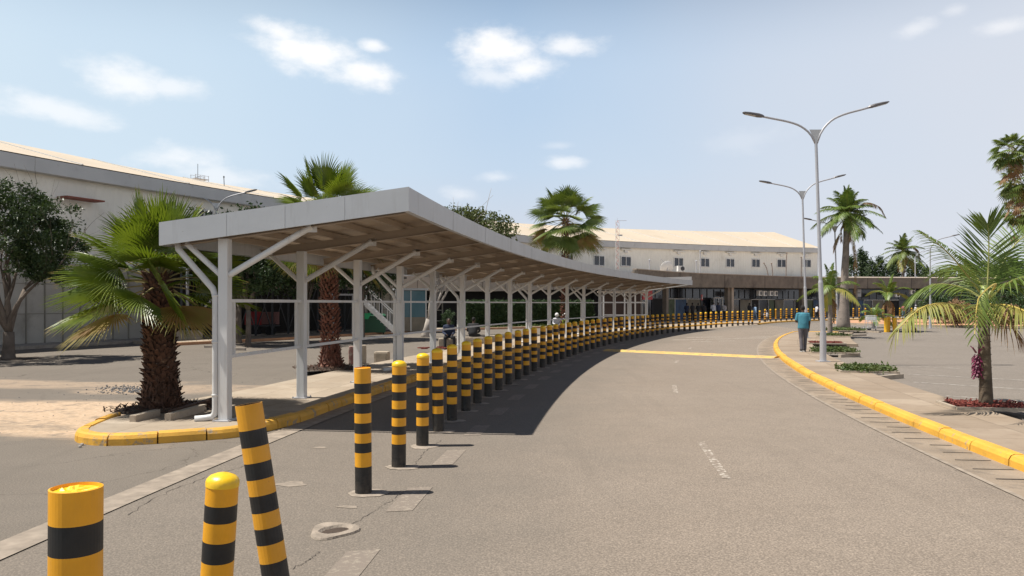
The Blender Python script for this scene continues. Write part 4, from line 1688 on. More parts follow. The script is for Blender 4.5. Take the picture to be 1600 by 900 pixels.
def ac_unit(loc, rz, lab):
    global ac_proto
    if ac_proto is None:
        a = empty('air_conditioner')
        m = MB()
        m.box((0, 0, 0), (.78, .3, .56))
        m.build('casing', M_['poster_c'] if False else M_['white'], a)
        m = MB()
        m.tube([(.1, -.152, 0), (.1, -.17, 0)], .22, 20)
        m.build('fan_grille', M_['metal_dk'], a)
        m = MB()
        for x in (-.3, .3):
            m.bar((x, 0, -.30), (x, .2, -.30), .04)
        m.build('bracket', M_['metal_dk'], a)
        ac_proto = a
    else:
        a = copy_tree(ac_proto)
    a.location = loc
    a.rotation_euler = (0, 0, rz)
    tag(a, lab, 'air conditioner', 'air conditioner units on the shop block')


for px, z, back_, lab in ((1202.5, 3.02, 1.2, 'leftmost of four air conditioners under the fascia behind the man in teal'),
                          (1209.8, 3.0, 1.2, 'second from left of four air conditioners under the fascia'),
                          (1219.5, 3.02, 1.2, 'third from left of four air conditioners under the fascia'),
                          (1226.5, 3.02, 1.2, 'rightmost of four air conditioners under the fascia by the lamp pole'),
                          (1414, 3.05, 1.3, 'air conditioner above the person in pink under the far fascia'),
                          (1437.5, 3.42, 1.3, 'air conditioner under the far fascia left of the near palm fronds')):
    p, d = at_px(FAS, px)
    n = Vector((-d[1], d[0], 0)).normalized()
    ac_unit((p[0] + n.x * back_, p[1] + n.y * back_, z), math.atan2(d[1], d[0]), lab)
p, d = at_px(FAS, 1062)
ac_unit((p[0] + 1.0, p[1] + 4, 5.33), .3, 'air conditioner standing on the flat roof beside the satellite dish')

# roof things
pp, _ = at_px(FAS, 1043)
ds = empty('satellite_dish', (pp[0] + 1.0, pp[1] + 5, 4.95), 0, 'white satellite dish tilted on the flat roof above the canopy end', 'satellite dish')
m = MB()
m.lathe([(.02, 0), (.25, .02), (.48, .08), (.70, .19), (.71, .20), (.48, .095), (.25, .04), (.02, .02)], 28)
d_ = m.build('dish', M_['white'], ds, smooth=True)
d_.location, d_.rotation_euler = (0, 0, .35), (R(-62), R(-38), 0)
m = MB()
m.tube([(0, 0, -.1), (0, 0, .5)], .04, 8), m.tube([(0, 0, .5), (-.7, -.3, 1.3)], .02, 6)
m.build('mount', M_['galv'], ds)
mast = empty('lattice_mast', (*P3(964.5, 411, 75)[:2], 3.6), 0, 'slender red and white lattice radio mast on the low roof', 'mast')
HM = 6.4
m = MB()
for sx, sy in ((-.17, -.1), (.17, -.1), (0, .2)):
    m.tube([(sx, sy, 0), (sx, sy, HM)], .022, 6)
m.build('leg', M_['white'], mast)
m = MB()
for k in range(20):
    z0_, z1_ = k * HM / 20, (k + 1) * HM / 20
    a_, b_ = ((-.17, -.1), (.17, -.1)) if k % 2 else ((.17, -.1), (-.17, -.1))
    m.tube([(*a_, z0_), (*b_, z1_)], .013, 5)
    m.tube([(*b_, z0_), (0, .2, z1_)], .013, 5)
m.build('bracing', mat('mast_red', (.55, .22, .18), .6), mast)
m = MB()
m.tube([(0, 0, HM - .02), (.9, 0, HM - .02)], .02, 6), m.box((.3, 0, HM - .95 - .5), (.4, .1, .12)), m.tube([(0, 0, HM), (0, 0, HM + .25)], .012, 5)
m.build('antenna_arm', M_['galv'], mast)
for px, y1_, Y, h, lab in ((1014.8, 424, 70, .95, 'short vent pipe standing on the low roof left of the satellite dish'), (1088, 424, 77, .95, 'pale vent pipe on the low roof right of the rooftop air conditioner'),
                           (1094, 424, 79, 2.0, 'tall thin pipe in front of a hall window above the shops')):
    x, y, z = P3(px, y1_, Y)
    m = MB()
    m.tube([(x, y, z - .45), (x, y, z + h)], .06, 8)
    m.lathe([(.06, 0), (.1, .02), (.1, .1), (.02, .16)], 8, (x, y, z + h))
    tag(m.build('vent_pipe', M_['galv']), lab, 'pipe')
for px, lean, h, lab in ((1201, -.55, 1.25, 'rusty pipe leaning left on the shop roof below the hall windows'), (1207.5, -.15, 1.2, 'thin rusty pipe leaning left beside a steeper leaning one'), (1228, .1, 2.4, 'crooked tall rusty pipe at the hall window above the lamp pole'), (1252, 0, 1.9, 'thin dark pipe on the hall wall left of its last window')):
    x, y, z = P3(px, 428, 88.0)
    m = MB()
    m.tube([(x, y, z - .5), (x + lean * .4, y, z + h * .5), (x + lean, y, z + h)], .045, 7)
    m.ell((x + lean, y, z + h), (.09, .09, .07), 8, 6)
    tag(m.build('roof_pipe', mat('rusty_pipe', (.20, .14, .11), .8, var=.3)), lab, 'pipe', 'pipes on the shop roof')
# small service platforms on the ridge
for (px, py, Y, s, lab) in ((312, 279, 53.5, 1.0, 'steel service platform with aerial on the hall ridge left of the palm'), (734, 334, 78, 1.0, 'steel service platform with aerial on the hall ridge above the dark tree')):
    x, y, z = P3(px, py, Y)
    pl = empty('roof_platform', (x, y, z - .1), R(55), lab, 'platform', 'service platforms on the ridge')
    m = MB()
    m.box((0, 0, .1), (1.5 * s, .8, .08))
    m.build('deck', M_['galv'], pl)
    m = MB()
    for i in (-.7, -.2, .3, .7):
        for j in (-.38, .38):
            m.bar((i * s, j, -.35), (i * s, j, .62), .035)
    for j in (-.38, .38):
        m.bar((-.75 * s, j, .62), (.75 * s, j, .55), .035)
        m.bar((-.7 * s, j, .1), (.3 * s, j, .6), .03)
    m.build('rails', M_['galv'], pl)
    m = MB()
    m.tube([(-.2, 0, .1), (-.2, 0, 2.2)], .025, 6)
    m.build('aerial', M_['metal_dk'], pl)
    pl.scale = (.72, .72, .5)
x, y, z = P3(351, 297, 50)
m = MB()
m.tube([(x, y, z - .3), (x - .05, y, z + .8)], .025, 6)
m.ell((x - .05, y, z + .85), (.05, .05, .08), 6, 5)
tag(m.build('roof_aerial', M_['metal_dk']), 'short thin aerial on the hall roof right of the service platform', 'aerial')

# ================================================================== LEAVES AND TREES
def leafcloud(mb, pts, size, rr, up=.35, aspect=.5, bend=True):
    """one pointed leaf per point: two triangles folded on the midrib"""
    for p in pts:
        d = Vector((rr.gauss(0, 1), rr.gauss(0, 1), rr.gauss(0, .8) - .2)).normalized()
        n = Vector((rr.gauss(0, 1), rr.gauss(0, 1), rr.gauss(up * 3, 1))).normalized()
        sd_ = d.cross(n)
        if sd_.length < .05:
            continue
        sd_.normalize()
        n = sd_.cross(d)
        L = size * rr.uniform(.65, 1.3)
        w = L * aspect * .5
        p = Vector(p)
        mid = p + d * L * .5
        o = len(mb.v)
        for q in (p, mid + sd_ * w + n * w * .35, p + d * L - n * L * .12, mid - sd_ * w + n * w * .35):
            mb.v.append((q.x, q.y, q.z))
        mb.f += [(o, o + 1, o + 2), (o, o + 2, o + 3)]
        mb.m += [mb.cur, mb.cur]


def crown_points(center, rad, nclump, nleaf, rr, shell=.55, clump=.42, low=-.9, zs=1.0):
    """leaves gathered in clumps over an uneven ellipsoid"""
    C = Vector(center)
    out = []
    for c in range(nclump):
        while True:
            v = Vector((rr.gauss(0, 1), rr.gauss(0, 1), rr.gauss(0, 1))).normalized()
            if v.z > low:
                break
        k = 1 + .24 * mnoise.noise(Vector(center) * .3 + v * 2.1)
        r = (shell + (1 - shell) * rr.random() ** .6) * k
        cc = Vector((C.x + v.x * rad[0] * r, C.y + v.y * rad[1] * r, C.z + v.z * rad[2] * r))
        cr = clump * rr.uniform(.6, 1.35)
        for q in range(nleaf):
            u = Vector((rr.gauss(0, 1), rr.gauss(0, 1), rr.gauss(0, .8) * zs))
            u.normalize()
            out.append(cc + u * cr * rr.random() ** .45)
    return out


def limb_tree(mb, base, h_fork, crown, rad, rr, r0=.16, nl=6, levels=3, lean=(0, 0), wob=.15, spread=1.0):
    base = Vector(base)
    f = base + Vector((lean[0], lean[1], h_fork))
    mid = base + Vector((lean[0] * .4, lean[1] * .4, h_fork * .5))
    mb.tube([base - Vector((0, 0, .1)), base + Vector((0, 0, .15)), mid, f], [r0 * 1.5, r0 * 1.12, r0 * .95, r0 * .85], 12, wob=wob)
    C = Vector(crown)

    def grow(p, d, L, r, lv):
        pts, rs = [p], [r]
        q = p
        for s in range(4):
            d = (d + Vector((rr.gauss(0, .13), rr.gauss(0, .13), rr.gauss(.07, .1)))).normalized()
            q = q + d * (L / 4)
            pts.append(q)
            rs.append(r * (1 - .14 * (s + 1)))
        mb.tube(pts, rs, 7 if lv > 1 else 5, wob=.1)
        if lv > 0:
            for k in range(2 if lv > 1 else 3):
                dd = (d + Vector((rr.gauss(0, .42), rr.gauss(0, .42), rr.gauss(.05, .3)))).normalized()
                grow(pts[-1] if k == 0 else pts[rr.choice((2, 3, 4))], dd, L * rr.uniform(.6, .85), rs[-1] * (.95 if k == 0 else .7), lv - 1)
    for k in range(nl):
        a = 2 * math.pi * (k + rr.uniform(-.25, .25)) / nl
        t = Vector((C.x + math.cos(a) * rad[0] * .45 * spread, C.y + math.sin(a) * rad[1] * .45 * spread, C.z + rr.uniform(-.2, .4) * rad[2]))
        d = t - f
        grow(f - Vector((0, 0, .12 * k / nl)), d.normalized(), d.length * .62, r0 * rr.uniform(.42, .62), levels - 1)


def broad_tree(base, h_fork, crown, rad, label, group=None, seed=1, clumps=90, per=60, leaf=.16, lm='leaf_dk', r0=.16, nl=6, levels=3, clump=.42, low=-.6, bark='bark', lean=(0, 0), shell=.55, extra=None):
    rr = random.Random(seed)
    t = empty('broadleaf_tree', base, 0, label, 'tree', group)
    b0 = Vector(base)
    m = MB()
    limb_tree(m, (0, 0, 0), h_fork, Vector(crown) - b0, rad, rr, r0, nl, levels, lean)
    m.build('trunk', M_[bark], t, smooth=True)
    m = MB()
    leafcloud(m, crown_points(Vector(crown) - b0, rad, clumps, per, rr, shell, clump, low), leaf, rr)
    if extra:
        for c, r, n in extra:
            leafcloud(m, crown_points(Vector(c) - b0, r, n, per, rr, .4, clump), leaf, rr)
    m.build('crown', M_[lm], t, fix=False)
    return t


tb = G(14, 563)
broad_tree((*tb, 0), .95, (tb[0] - .55, tb[1], 4.05), (2.55, 2.5, 1.85), 'dark leafy street tree with bare lower limbs at the left edge', seed=3, clumps=270, per=100, leaf=.12, r0=.19, nl=8, levels=4, clump=.30, low=-.5, lm='leaf_dk', bark='bark',
           extra=[((tb[0] + 1.3, tb[1], 3.0), (.9, 1.2, .5), 34)])
GT = 'dark trees shading the wall behind the canopy'
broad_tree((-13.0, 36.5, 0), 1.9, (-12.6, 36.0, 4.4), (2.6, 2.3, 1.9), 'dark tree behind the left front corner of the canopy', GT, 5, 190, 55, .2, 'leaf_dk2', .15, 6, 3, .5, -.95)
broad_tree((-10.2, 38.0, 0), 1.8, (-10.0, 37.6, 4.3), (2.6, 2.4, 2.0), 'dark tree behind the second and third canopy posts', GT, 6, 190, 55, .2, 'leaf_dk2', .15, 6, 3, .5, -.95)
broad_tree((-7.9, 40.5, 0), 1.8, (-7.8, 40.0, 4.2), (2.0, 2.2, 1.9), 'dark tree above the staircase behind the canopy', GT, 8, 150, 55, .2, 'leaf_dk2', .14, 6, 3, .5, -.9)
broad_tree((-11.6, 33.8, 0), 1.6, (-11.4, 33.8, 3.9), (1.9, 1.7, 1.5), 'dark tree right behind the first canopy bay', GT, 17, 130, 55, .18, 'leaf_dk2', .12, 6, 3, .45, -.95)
broad_tree((-4.9, 43.5, 0), 1.0, (-2.9, 44.5, 5.9), (3.0, 2.4, 1.5), 'tree with pale bare limbs and olive crown over the middle of the canopy', None, 11, 120, 50, .2, 'leaf_md', .2, 8, 3, .45, -.3, 'bark_l', (.2, 0))


def clipped_shrub(x, y, z, r, lab):
    rr = random.Random(int(x * 10))
    t = empty('round_shrub', (x, y, z), 0, lab, 'shrub')
    m = MB()
    m.tube([(0, 0, 0), (0, 0, r)], .05, 6)
    m.build('stem', M_['bark'], t)
    m = MB()
    leafcloud(m, crown_points((0, 0, r), (r, r, r), 40, 30, rr, .7, .16, -1), .09, rr)
    m.build('foliage', M_['hedge'], t, fix=False)


x, y, z = P3(699, 500, 50)
clipped_shrub(x, y, .35, .55, 'round clipped shrub behind the seated person in dark clothes')

# hedge in front of the low wing
rr = random.Random(12)
hp_ = spline([(-3.4, 57.0), (0, 60), (3.0, 61.8), (6.6, 62.6)], 60)
m = MB()
pts = []
for i in range(16000):
    q = rr.random() * 59
    k = int(q)
    x, y = hp_[k] + (hp_[min(k + 1, 59)] - hp_[k]) * (q - k)
    side = rr.random()
    if side < .72:
        pts.append((x + rr.gauss(0, .06), y - .55 + rr.gauss(0, .08), .1 + 1.95 * rr.random()))
    else:
        pts.append((x, y + rr.uniform(-.55, .5), 2.0 + rr.gauss(0, .07)))
leafcloud(m, pts, .17, rr)
m.cur = 1
m.slab2([(p[0], p[1] - .42) for p in hp_], [(p[0], p[1] + .5) for p in hp_], .05, 1.9)
tag(m.build('hedge', [M_['hedge'], M_['leaf_dk2']], fix=False), 'long clipped dark green hedge behind the canopy posts', 'hedge')
m = MB()
leafcloud(m, [(x + rr.gauss(0, .25), y - .95 + rr.gauss(0, .2), .06 + .15 * rr.random()) for x, y in [hp_[rr.randrange(60)] + np.array([rr.random() * .2, 0]) for _ in range(5000)]], .16, rr)
tag(m.build('grass_verge', M_['grassy'], fix=False), kind='stuff')
# far yard kerb and pale path in front of the hedge
g = MB()
kp2 = spline([(-15.2, 34.5), (-12.0, 39.5), (-8.2, 47), (-4.0, 53.5), (0, 57.3), (4, 59.6), (8.5, 60.5)], 60)
nk2 = normals2(kp2)
g.slab2(off(kp2, nk2, 0), off(kp2, nk2, 3.2), -.02, .12)
tag(g.build('yard_footway', M_['pave_light']), kind='structure')
g = MB()
g.slab2(off(kp2, nk2, -.14), off(kp2, nk2, 0), -.02, .135)
tag(g.build('yard_kerb', M_['red_dust']), kind='structure')

# far trees behind the shop block
rr = random.Random(21)


def conifer(x, y, h, r, lab, seed, group='dark conifers beyond the shop block', wide=.6):
    rr = random.Random(seed)
    t = empty('conifer_tree', (x, y, 0), 0, lab, 'tree', group)
    m = MB()
    m.tube([(0, 0, 0), (0, 0, h * .5), (0, 0, h * .97)], [.18, .12, .03], 7)
    m.build('trunk', M_['bark'], t)
    pts = []
    for k in range(60):
        z = h * (.15 + .85 * (k / 60))
        rr_ = r * (1 - ((z / h - .15) / .87) ** 1.3) * rr.uniform(.55, 1.1) + .1
        for q in range(3):
            a = rr.random() * 6.28
            c = Vector((math.cos(a) * rr_, math.sin(a) * rr_, z + rr.gauss(0, .1)))
            for j in range(14):
                pts.append(c * 1 + Vector((rr.gauss(0, .2), rr.gauss(0, .2), rr.gauss(.05, .25))))
    m = MB()
    leafcloud(m, pts, .38, rr, 0, .4)
    m.build('crown', M_['leaf_con'], t, fix=False)


far = [(1330, 402, 1.4), (1345, 390, .8), (1352, 396, 1.0), (1362, 408, 1.6), (1374, 402, 1.3), (1386, 412, 1.8), (1398, 404, 1.3), (1424, 406, 1.5), (1436, 411, 1.6), (1447, 418, 1.6)]
wh = ['behind the big palm trunk', 'left tip of a twin spike', 'right tip of a twin spike', 'low and broad beside the twin spike', 'pointed, right of the twin spike', 'broad, left of the far palm', 'pointed, hard left of the far palm', 'right of the far palm trunk', 'bushy, left of the far street lamp', 'lowest, behind the far street lamp']
for i, (px, py, r) in enumerate(far):
    x, y, z = P3(px, py, 128 + (i % 3) * 3)
    conifer(x, y, z, r * 1.25, 'dark conifer beyond the shop roof, ' + wh[i], 100 + i)
for i, (px, py, Y, r, lab) in enumerate(((1470, 425, 120, 2.6, 'green bushy tree beyond the shop roof left of the near palm'), (1498, 417, 120, 3.2, 'green bushy tree behind the near palm fronds'), (1533, 412, 118, 3.4, 'tall bushy tree behind the near palm upright frond'),
                                         (1572, 405, 115, 3.6, 'bushy tree behind the tall palm trunks'), (1604, 410, 112, 3.8, 'bushy tree at the right edge of the photo'))):
    x, y, z = P3(px, py, Y)
    broad_tree((x, y, 0), 3, (x, y, z - r * .7), (r, r, r * .75), lab, 'bushy trees beyond the shop block', 60 + i, 70, 26, .5, 'leaf_dk', .2, 5, 2, .7, -.9)

# ================================================================== PALMS
def fan_leaf(mb, o, az, el, Lp, Lb, nseg, rr, roll=0.0, T=104, droop=.25, mats=(0, 1, 2), sag=.18, tipold=False):
    """one costapalmate leaf: arched petiole and a fan of folded blades. mats = leaf, tip, petiole"""
    o = Vector(o)
    d = Vector((math.cos(az) * math.cos(el), math.sin(az) * math.cos(el), math.sin(el)))
    pts = [o + d * Lp * t - Vector((0, 0, 1)) * sag * Lp * t * t for t in (0, .33, .66, 1)]
    mb.cur = mats[2]
    mb.tube(pts, [.022, .016, .012, .010], 4, cap=False)
    H = pts[-1]
    d = (pts[-1] - pts[-2]).normalized()
    s = d.cross(Vector((0, 0, 1)))
    if s.length < .15:
        s = Vector((-math.sin(az), math.cos(az), 0))
    s.normalize()
    n = s.cross(d).normalized()
    q = Matrix.Rotation(roll, 3, d)
    s, n = q @ s, q @ n
    dth = 2 * R(T) / (nseg - 1)
    g = droop * rr.uniform(.7, 1.3)
    for k in range(nseg):
        th = -R(T) + dth * k
        L = Lb * (1 - .30 * (abs(th) / R(T)) ** 2) * rr.uniform(.93, 1.04)
        u = (d * math.cos(th) + s * math.sin(th) + n * (-.18 * (1 - math.cos(th)) + .16)).normalized()
        v = (s * math.cos(th) - d * math.sin(th)).normalized()
        tip = Vector((rr.gauss(0, .02), rr.gauss(0, .02), -abs(rr.gauss(0, .05)))) * Lb
        rows = []
        for t in (.03, .30, .52, .74, .90, 1.0):
            c = H + u * L * t - Vector((0, 0, 1)) * g * L * t * t + (tip * ((t - .5) * 2) ** 2 if t > .5 else Vector((0, 0, 0)))
            w = dth * .5 * L * (t if t <= .53 else .53 * (1 - ((t - .53) / .47) ** 1.1) * .95 + .001)
            rows.append((c - v * w - n * w * .5, c + n * w * .5, c + v * w - n * w * .5))
        b = len(mb.v)
        for r_ in rows:
            for p in r_:
                mb.v.append((p.x, p.y, p.z))
        for i in range(5):
            for j in range(2):
                mb.f.append((b + i * 3 + j, b + i * 3 + j + 1, b + i * 3 + j + 4, b + i * 3 + j + 3))
                mb.m.append(mats[1] if (i == 4 or (tipold and i >= 3)) else mats[0])


def boots(mb, h, rad, rr, n, L=.15, w=.07, up=.9, z0=.1, cur=0):
    """old leaf bases standing out of the trunk in a spiral"""
    mb.cur = cur
    for k in range(n):
        t = k / n
        z = z0 + (h - z0) * t
        a = k * 2.39996
        r = rad(z) * .93
        dr = Vector((math.cos(a), math.sin(a), 0))
        tg = Vector((-math.sin(a), math.cos(a), 0))
        o = Vector((0, 0, z)) + dr * r
        LL = L * rr.uniform(.55, 1.35)
        ww = w * rr.uniform(.6, 1.2)
        e = up * rr.uniform(.4, 1.3)
        tip = o + (dr * math.cos(e) + Vector((0, 0, math.sin(e))) + tg * rr.gauss(0, .22)) * LL
        th = .03
        b = len(mb.v)
        for p in (o - tg * ww - Vector((0, 0, th)), o + tg * ww - Vector((0, 0, th)), o + tg * ww * .8 + Vector((0, 0, th)), o - tg * ww * .8 + Vector((0, 0, th)),
                  tip - tg * ww * .45, tip + tg * ww * .45, tip + Vector((0, 0, .012))):
            mb.v.append((p.x, p.y, p.z))
        for f in ((b, b + 1, b + 5, b + 4), (b + 1, b + 2, b + 5), (b + 2, b + 6, b + 5), (b + 2, b + 3, b + 6), (b + 3, b + 4, b + 6), (b + 3, b, b + 4), (b + 4, b + 5, b + 6)):
            mb.f.append(f)
            mb.m.append(cur)


def fan_palm(base, H, rad, crown, label, seed, group=None, nleaf=26, Lp=.75, Lb=.95, nseg=44, boot=(300, .15, .06), bmat='boot', el=(85, -42), leaf='fan', dead=0, lean=(0, 0), old=5, skirt=None, fibres=False, droop=.22, T=100):
    rr = random.Random(seed)
    t = empty('fan_palm', (base[0], base[1], base[2]), 0, label, 'palm', group)
    m = MB()
    zs = np.linspace(-.05, H, 12)
    m.tube([(lean[0] * (z / H) ** 1.3, lean[1] * (z / H), z) for z in zs], [rad(z) for z in zs], 16, wob=.18)
    if boot:
        boots(m, H + .05, rad, rr, boot[0], boot[1], boot[2])
        if lean[0]:
            o = len(zs) * 16
            for i in range(o, len(m.v)):
                x, y, z = m.v[i]
                m.v[i] = (x + lean[0] * (max(z, 0) / H) ** 1.3, y + lean[1] * z / H, z)
    if fibres:
        for k in range(260):
            a = rr.random() * 6.28
            z = rr.uniform(.05, .75)
            r = rad(z)
            dr = Vector((math.cos(a), math.sin(a), 0))
            p0 = dr * r * .95 + Vector((0, 0, z))
            p1 = p0 + dr * rr.uniform(.01, .06) - Vector((0, 0, rr.uniform(.03, .12)))
            p2 = p1 + dr * rr.uniform(-.02, .06) - Vector((0, 0, rr.uniform(.08, .26)))
            if p2.z < .0:
                p2.z = .01
            tg = Vector((-math.sin(a), math.cos(a), 0)) * rr.uniform(.012, .035)
            b = len(m.v)
            for p in (p0 - tg, p0 + tg, p1 - tg, p1 + tg, p2 - tg * .3, p2 + tg * .3):
                m.v.append((p.x, p.y, p.z))
            m.f += [(b, b + 1, b + 3, b + 2), (b + 2, b + 3, b + 5, b + 4)]
            m.m += [0, 0]
    m.build('trunk', M_[bmat], t, fix=False)
    m = MB()
    top = Vector((lean[0], lean[1], H))
    for k in range(nleaf):
        f = k / (nleaf - 1)
        az = k * 2.39996 + rr.gauss(0, .12)
        e = R(el[0] + (el[1] - el[0]) * f ** .85 + rr.gauss(0, 5))
        o = top + Vector((math.cos(az) * .08, math.sin(az) * .08, .12 - .32 * f))
        oldleaf = k >= nleaf - old
        fan_leaf(m, o, az, e, Lp * rr.uniform(.85, 1.15), Lb * rr.uniform(.85, 1.1), nseg, rr, rr.gauss(0, .35), T=T, mats=((3 if (oldleaf and rr.random() < .45) else 0), 1 if (oldleaf or rr.random() < .3) else 0, 2), droop=droop, tipold=oldleaf)
    cr = m.build('crown', [M_[leaf], M_['fan_tip'], M_['petiole'], M_['fan_old']], t, fix=False)
    if skirt or dead:
        m = MB()
        for k in range(skirt or dead):
            az = k * 2.39996
            z = H - .35 - rr.random() * (1.6 if skirt else .5)
            fan_leaf(m, (top.x * z / H + math.cos(az) * .1, top.y * z / H + math.sin(az) * .1, z), az, R(rr.uniform(-62, -35)), Lp * .7, Lb * .9, max(9, nseg // 2), rr, rr.gauss(0, .5), T=60, mats=(0, 0, 0), droop=.5)
        m.build('dead_leaves', M_['feather_d'], t, fix=False)
    return t


x, y = G(252, 641, .1)
fan_palm((x, y, .03), 2.3, lambda z: .34 - .10 * min(1, z / .5) - .06 * min(1, max(0, z - .5) / 1.7), None, 'near fan palm with shaggy dark brown trunk left of the canopy', 41, 'fan palms along the canopy', 42, .64, 1.0, 40, (620, .11, .055), 'boot', (88, -20), fibres=True, lean=(-.06, 0), old=3, droop=.12, T=88)
x, y = G(517, 577, .1)
fan_palm((x, y, .05), 4.1, lambda z: .36 - .14 * min(1, z / .6), None, 'fan palm with reddish trunk rising behind the third canopy post', 42, 'fan palms along the canopy', 38, .88, 1.1, 38, (560, .11, .05), 'boot_r', (88, -38), fibres=True, lean=(-.1, 0), old=6, droop=.12, T=84)
x, y, a = ray(881, 5.0)
fan_palm((x, y, .1), 6.75, lambda z: .25 - .08 * min(1, z / .8), None, 'fan palm crown standing above the middle of the canopy roof', 43, 'fan palms along the canopy', 46, 1.25, 1.3, 32, (380, .14, .06), 'boot_r', (88, -46), lean=(.12, 0), old=8, droop=.22, leaf='fan_far')
GP = 'tall slender palms at the right edge'
for px, pt, top, Y, sk, lab, sd_ in ((1591, 1579, 218, 60, 26, 'tallest slender fan palm at the right edge of the photo', 51), (1586, 1588, 268, 63, 24, 'tall palm with shaggy crown just below the tallest one', 52), (1600, 1594, 315, 66, 20, 'shorter tall palm behind the near palm upright frond', 53)):
    x, y, z = P3(px, 500, Y)
    x2 = (pt - 800) / FP * Y
    H = CAMZ + (HY - top) / FP * Y
    fan_palm((x, y, 0), H - .7, lambda z: .26 - .10 * min(1, z / 2), None, lab, sd_, GP, 40, .75, .85, 18, None, 'ptrunk', (86, -65), 'fan_far', lean=(x2 - x, 0), old=6, skirt=int(sk * .35), droop=.4)


def frond(mb, pts, L, n=46, w=.032, hang=.35, rr=None, normal=None, mats=(0, 1), r0=.018, phi=(72, 26), vee=.2, start=.12, prof=None, ragged=.06):
    """feather leaf: a stalk through pts with folded leaflets on both sides"""
    Q = spline([tuple(p) for p in pts], n + 1)
    P = [Vector(q) for q in Q]
    mb.cur = mats[1]
    mb.tube(P[::max(1, n // 10)], [r0 * (1 - .8 * i / len(P[::max(1, n // 10)])) for i in range(len(P[::max(1, n // 10)]))], 5, cap=False)
    for i in range(1, n + 1):
        t = i / n
        if t < start:
            continue
        d = (P[min(i + 1, n)] - P[i - 1]).normalized()
        nz_ = Vector(normal) if normal is not None else Vector((0, 0, 1))
        s = d.cross(nz_)
        if s.length < .1:
            s = Vector((1, 0, 0))
        s.normalize()
        nn = s.cross(d).normalized()
        f = (t - start) / (1 - start)
        k = prof(f) if prof else min(1, .62 + 1.3 * f) * (1 - .62 * max(0, f - .55) / .45)
        ph = R(phi[0] + (phi[1] - phi[0]) * f)
        for sg_ in (-1, 1):
            if rr.random() < ragged:
                continue
            l = L * k * rr.uniform(.86, 1.08)
            u = (s * sg_ * math.sin(ph) + d * math.cos(ph) + nn * vee + Vector((rr.gauss(0, .05), rr.gauss(0, .05), rr.gauss(0, .05)))).normalized()
            v = u.cross(nn).normalized()
            rows = []
            for tt, ww in ((0, .35), (.35, 1), (.72, .7), (1, .04)):
                c = P[i] + u * l * tt - Vector((0, 0, 1)) * hang * l * tt * tt
                rows.append((c - v * w * ww, c - nn * w * ww * .35, c + v * w * ww))
            b = len(mb.v)
            for r_ in rows:
                for p in r_:
                    mb.v.append((p.x, p.y, p.z))
            for q in range(3):
                for j in range(2):
                    mb.f.append((b + q * 3 + j, b + q * 3 + j + 1, b + q * 3 + j + 4, b + q * 3 + j + 3))
                    mb.m.append(mats[0])


# the near feather palm on the right, its fronds shaped one by one
C0 = G(1541, 636, .13)
np_ = empty('feather_palm', (*C0, .11), 0, 'near feather palm with upright frond in a red mulch bed on the right', 'palm')
loc = Vector((*C0, .11))
L3 = lambda *pp: [Vector(P3(*p)) - loc for p in pp]
m = MB()
m.tube([(0, 0, -.05), (0, 0, .12), (-.01, 0, .5), (-.03, 0, 1.0), (-.045, 0, 1.5)], [.125, .11, .095, .092, .088], 16, wob=.1)
for z in np.arange(.15, 1.35, .11):
    m.lathe([(.101, -.006), (.104, 0), (.101, .006)], 16, (-.03 * z, 0, z))
m.build('trunk', M_['ptrunk_d'], np_, smooth=True)
m = MB()
m.tube([(-.045, 0, 1.4), (-.045, 0, 1.7), (-.03, 0, 2.1)], [.088, .082, .05], 14)
m.build('crownshaft', M_['shaft'], np_, smooth=True)
rr = random.Random(5)
FR = [
    ('g', L3((1541, 470, 13.4), (1543, 438, 13.45), (1545, 402, 13.5), (1545, 372, 13.5), (1543, 350, 13.45)), .90, (0, -1, .1), .03, 62, (74, 24), .05, .14),
    ('g', L3((1540, 468, 13.4), (1519, 440, 13.1), (1490, 404, 12.8), (1462, 378, 12.6), (1438, 362, 12.5)), .62, None, .65, 50, (66, 22), .2, .2),
    ('y', L3((1540, 474, 13.3), (1512, 478, 12.9), (1470, 474, 12.6), (1438, 482, 12.4), (1405, 512, 12.2), (1396, 530, 12.2)), .60, None, .75, 50, (70, 30), .05, .22),
    ('g', L3((1538, 468, 13.5), (1505, 450, 13.8), (1465, 444, 14.0), (1436, 455, 14.1), (1420, 472, 14.2)), .78, None, .55, 48, (68, 28), .1, .2),
    ('l', L3((1545, 465, 13.3), (1556, 444, 12.6), (1542, 452, 12.0), (1528, 468, 11.6), (1525, 492, 11.35), (1523, 522, 11.2)), .66, (0, -1, .25), .22, 44, (66, 30), .12, .52),
    ('g', L3((1545, 468, 13.3), (1572, 444, 13.0), (1606, 432, 12.8), (1642, 448, 12.6), (1668, 485, 12.5)), .80, None, .7, 50, (70, 30), .15, .18),
    ('y', L3((1547, 476, 13.2), (1578, 478, 12.8), (1608, 490, 12.5), (1632, 515, 12.4), (1640, 540, 12.4)), .66, None, .6, 46, (70, 34), .05, .15),
    ('g', L3((1543, 468, 13.6), (1562, 420, 13.9), (1590, 378, 14.2), (1625, 356, 14.4)), .85, (-.5, -1, .5), .3, 50, (70, 26), .12, .2),
    ('g', L3((1540, 468, 13.6), (1525, 432, 14.1), (1498, 415, 14.6), (1470, 425, 15.0)), .85, None, .5, 48, (70, 28), .15, .18),
    ('d', L3((1546, 480, 13.3), (1572, 500, 13.0), (1596, 528, 12.9)), .45, None, .8, 30, (60, 30), .0, .15),
]
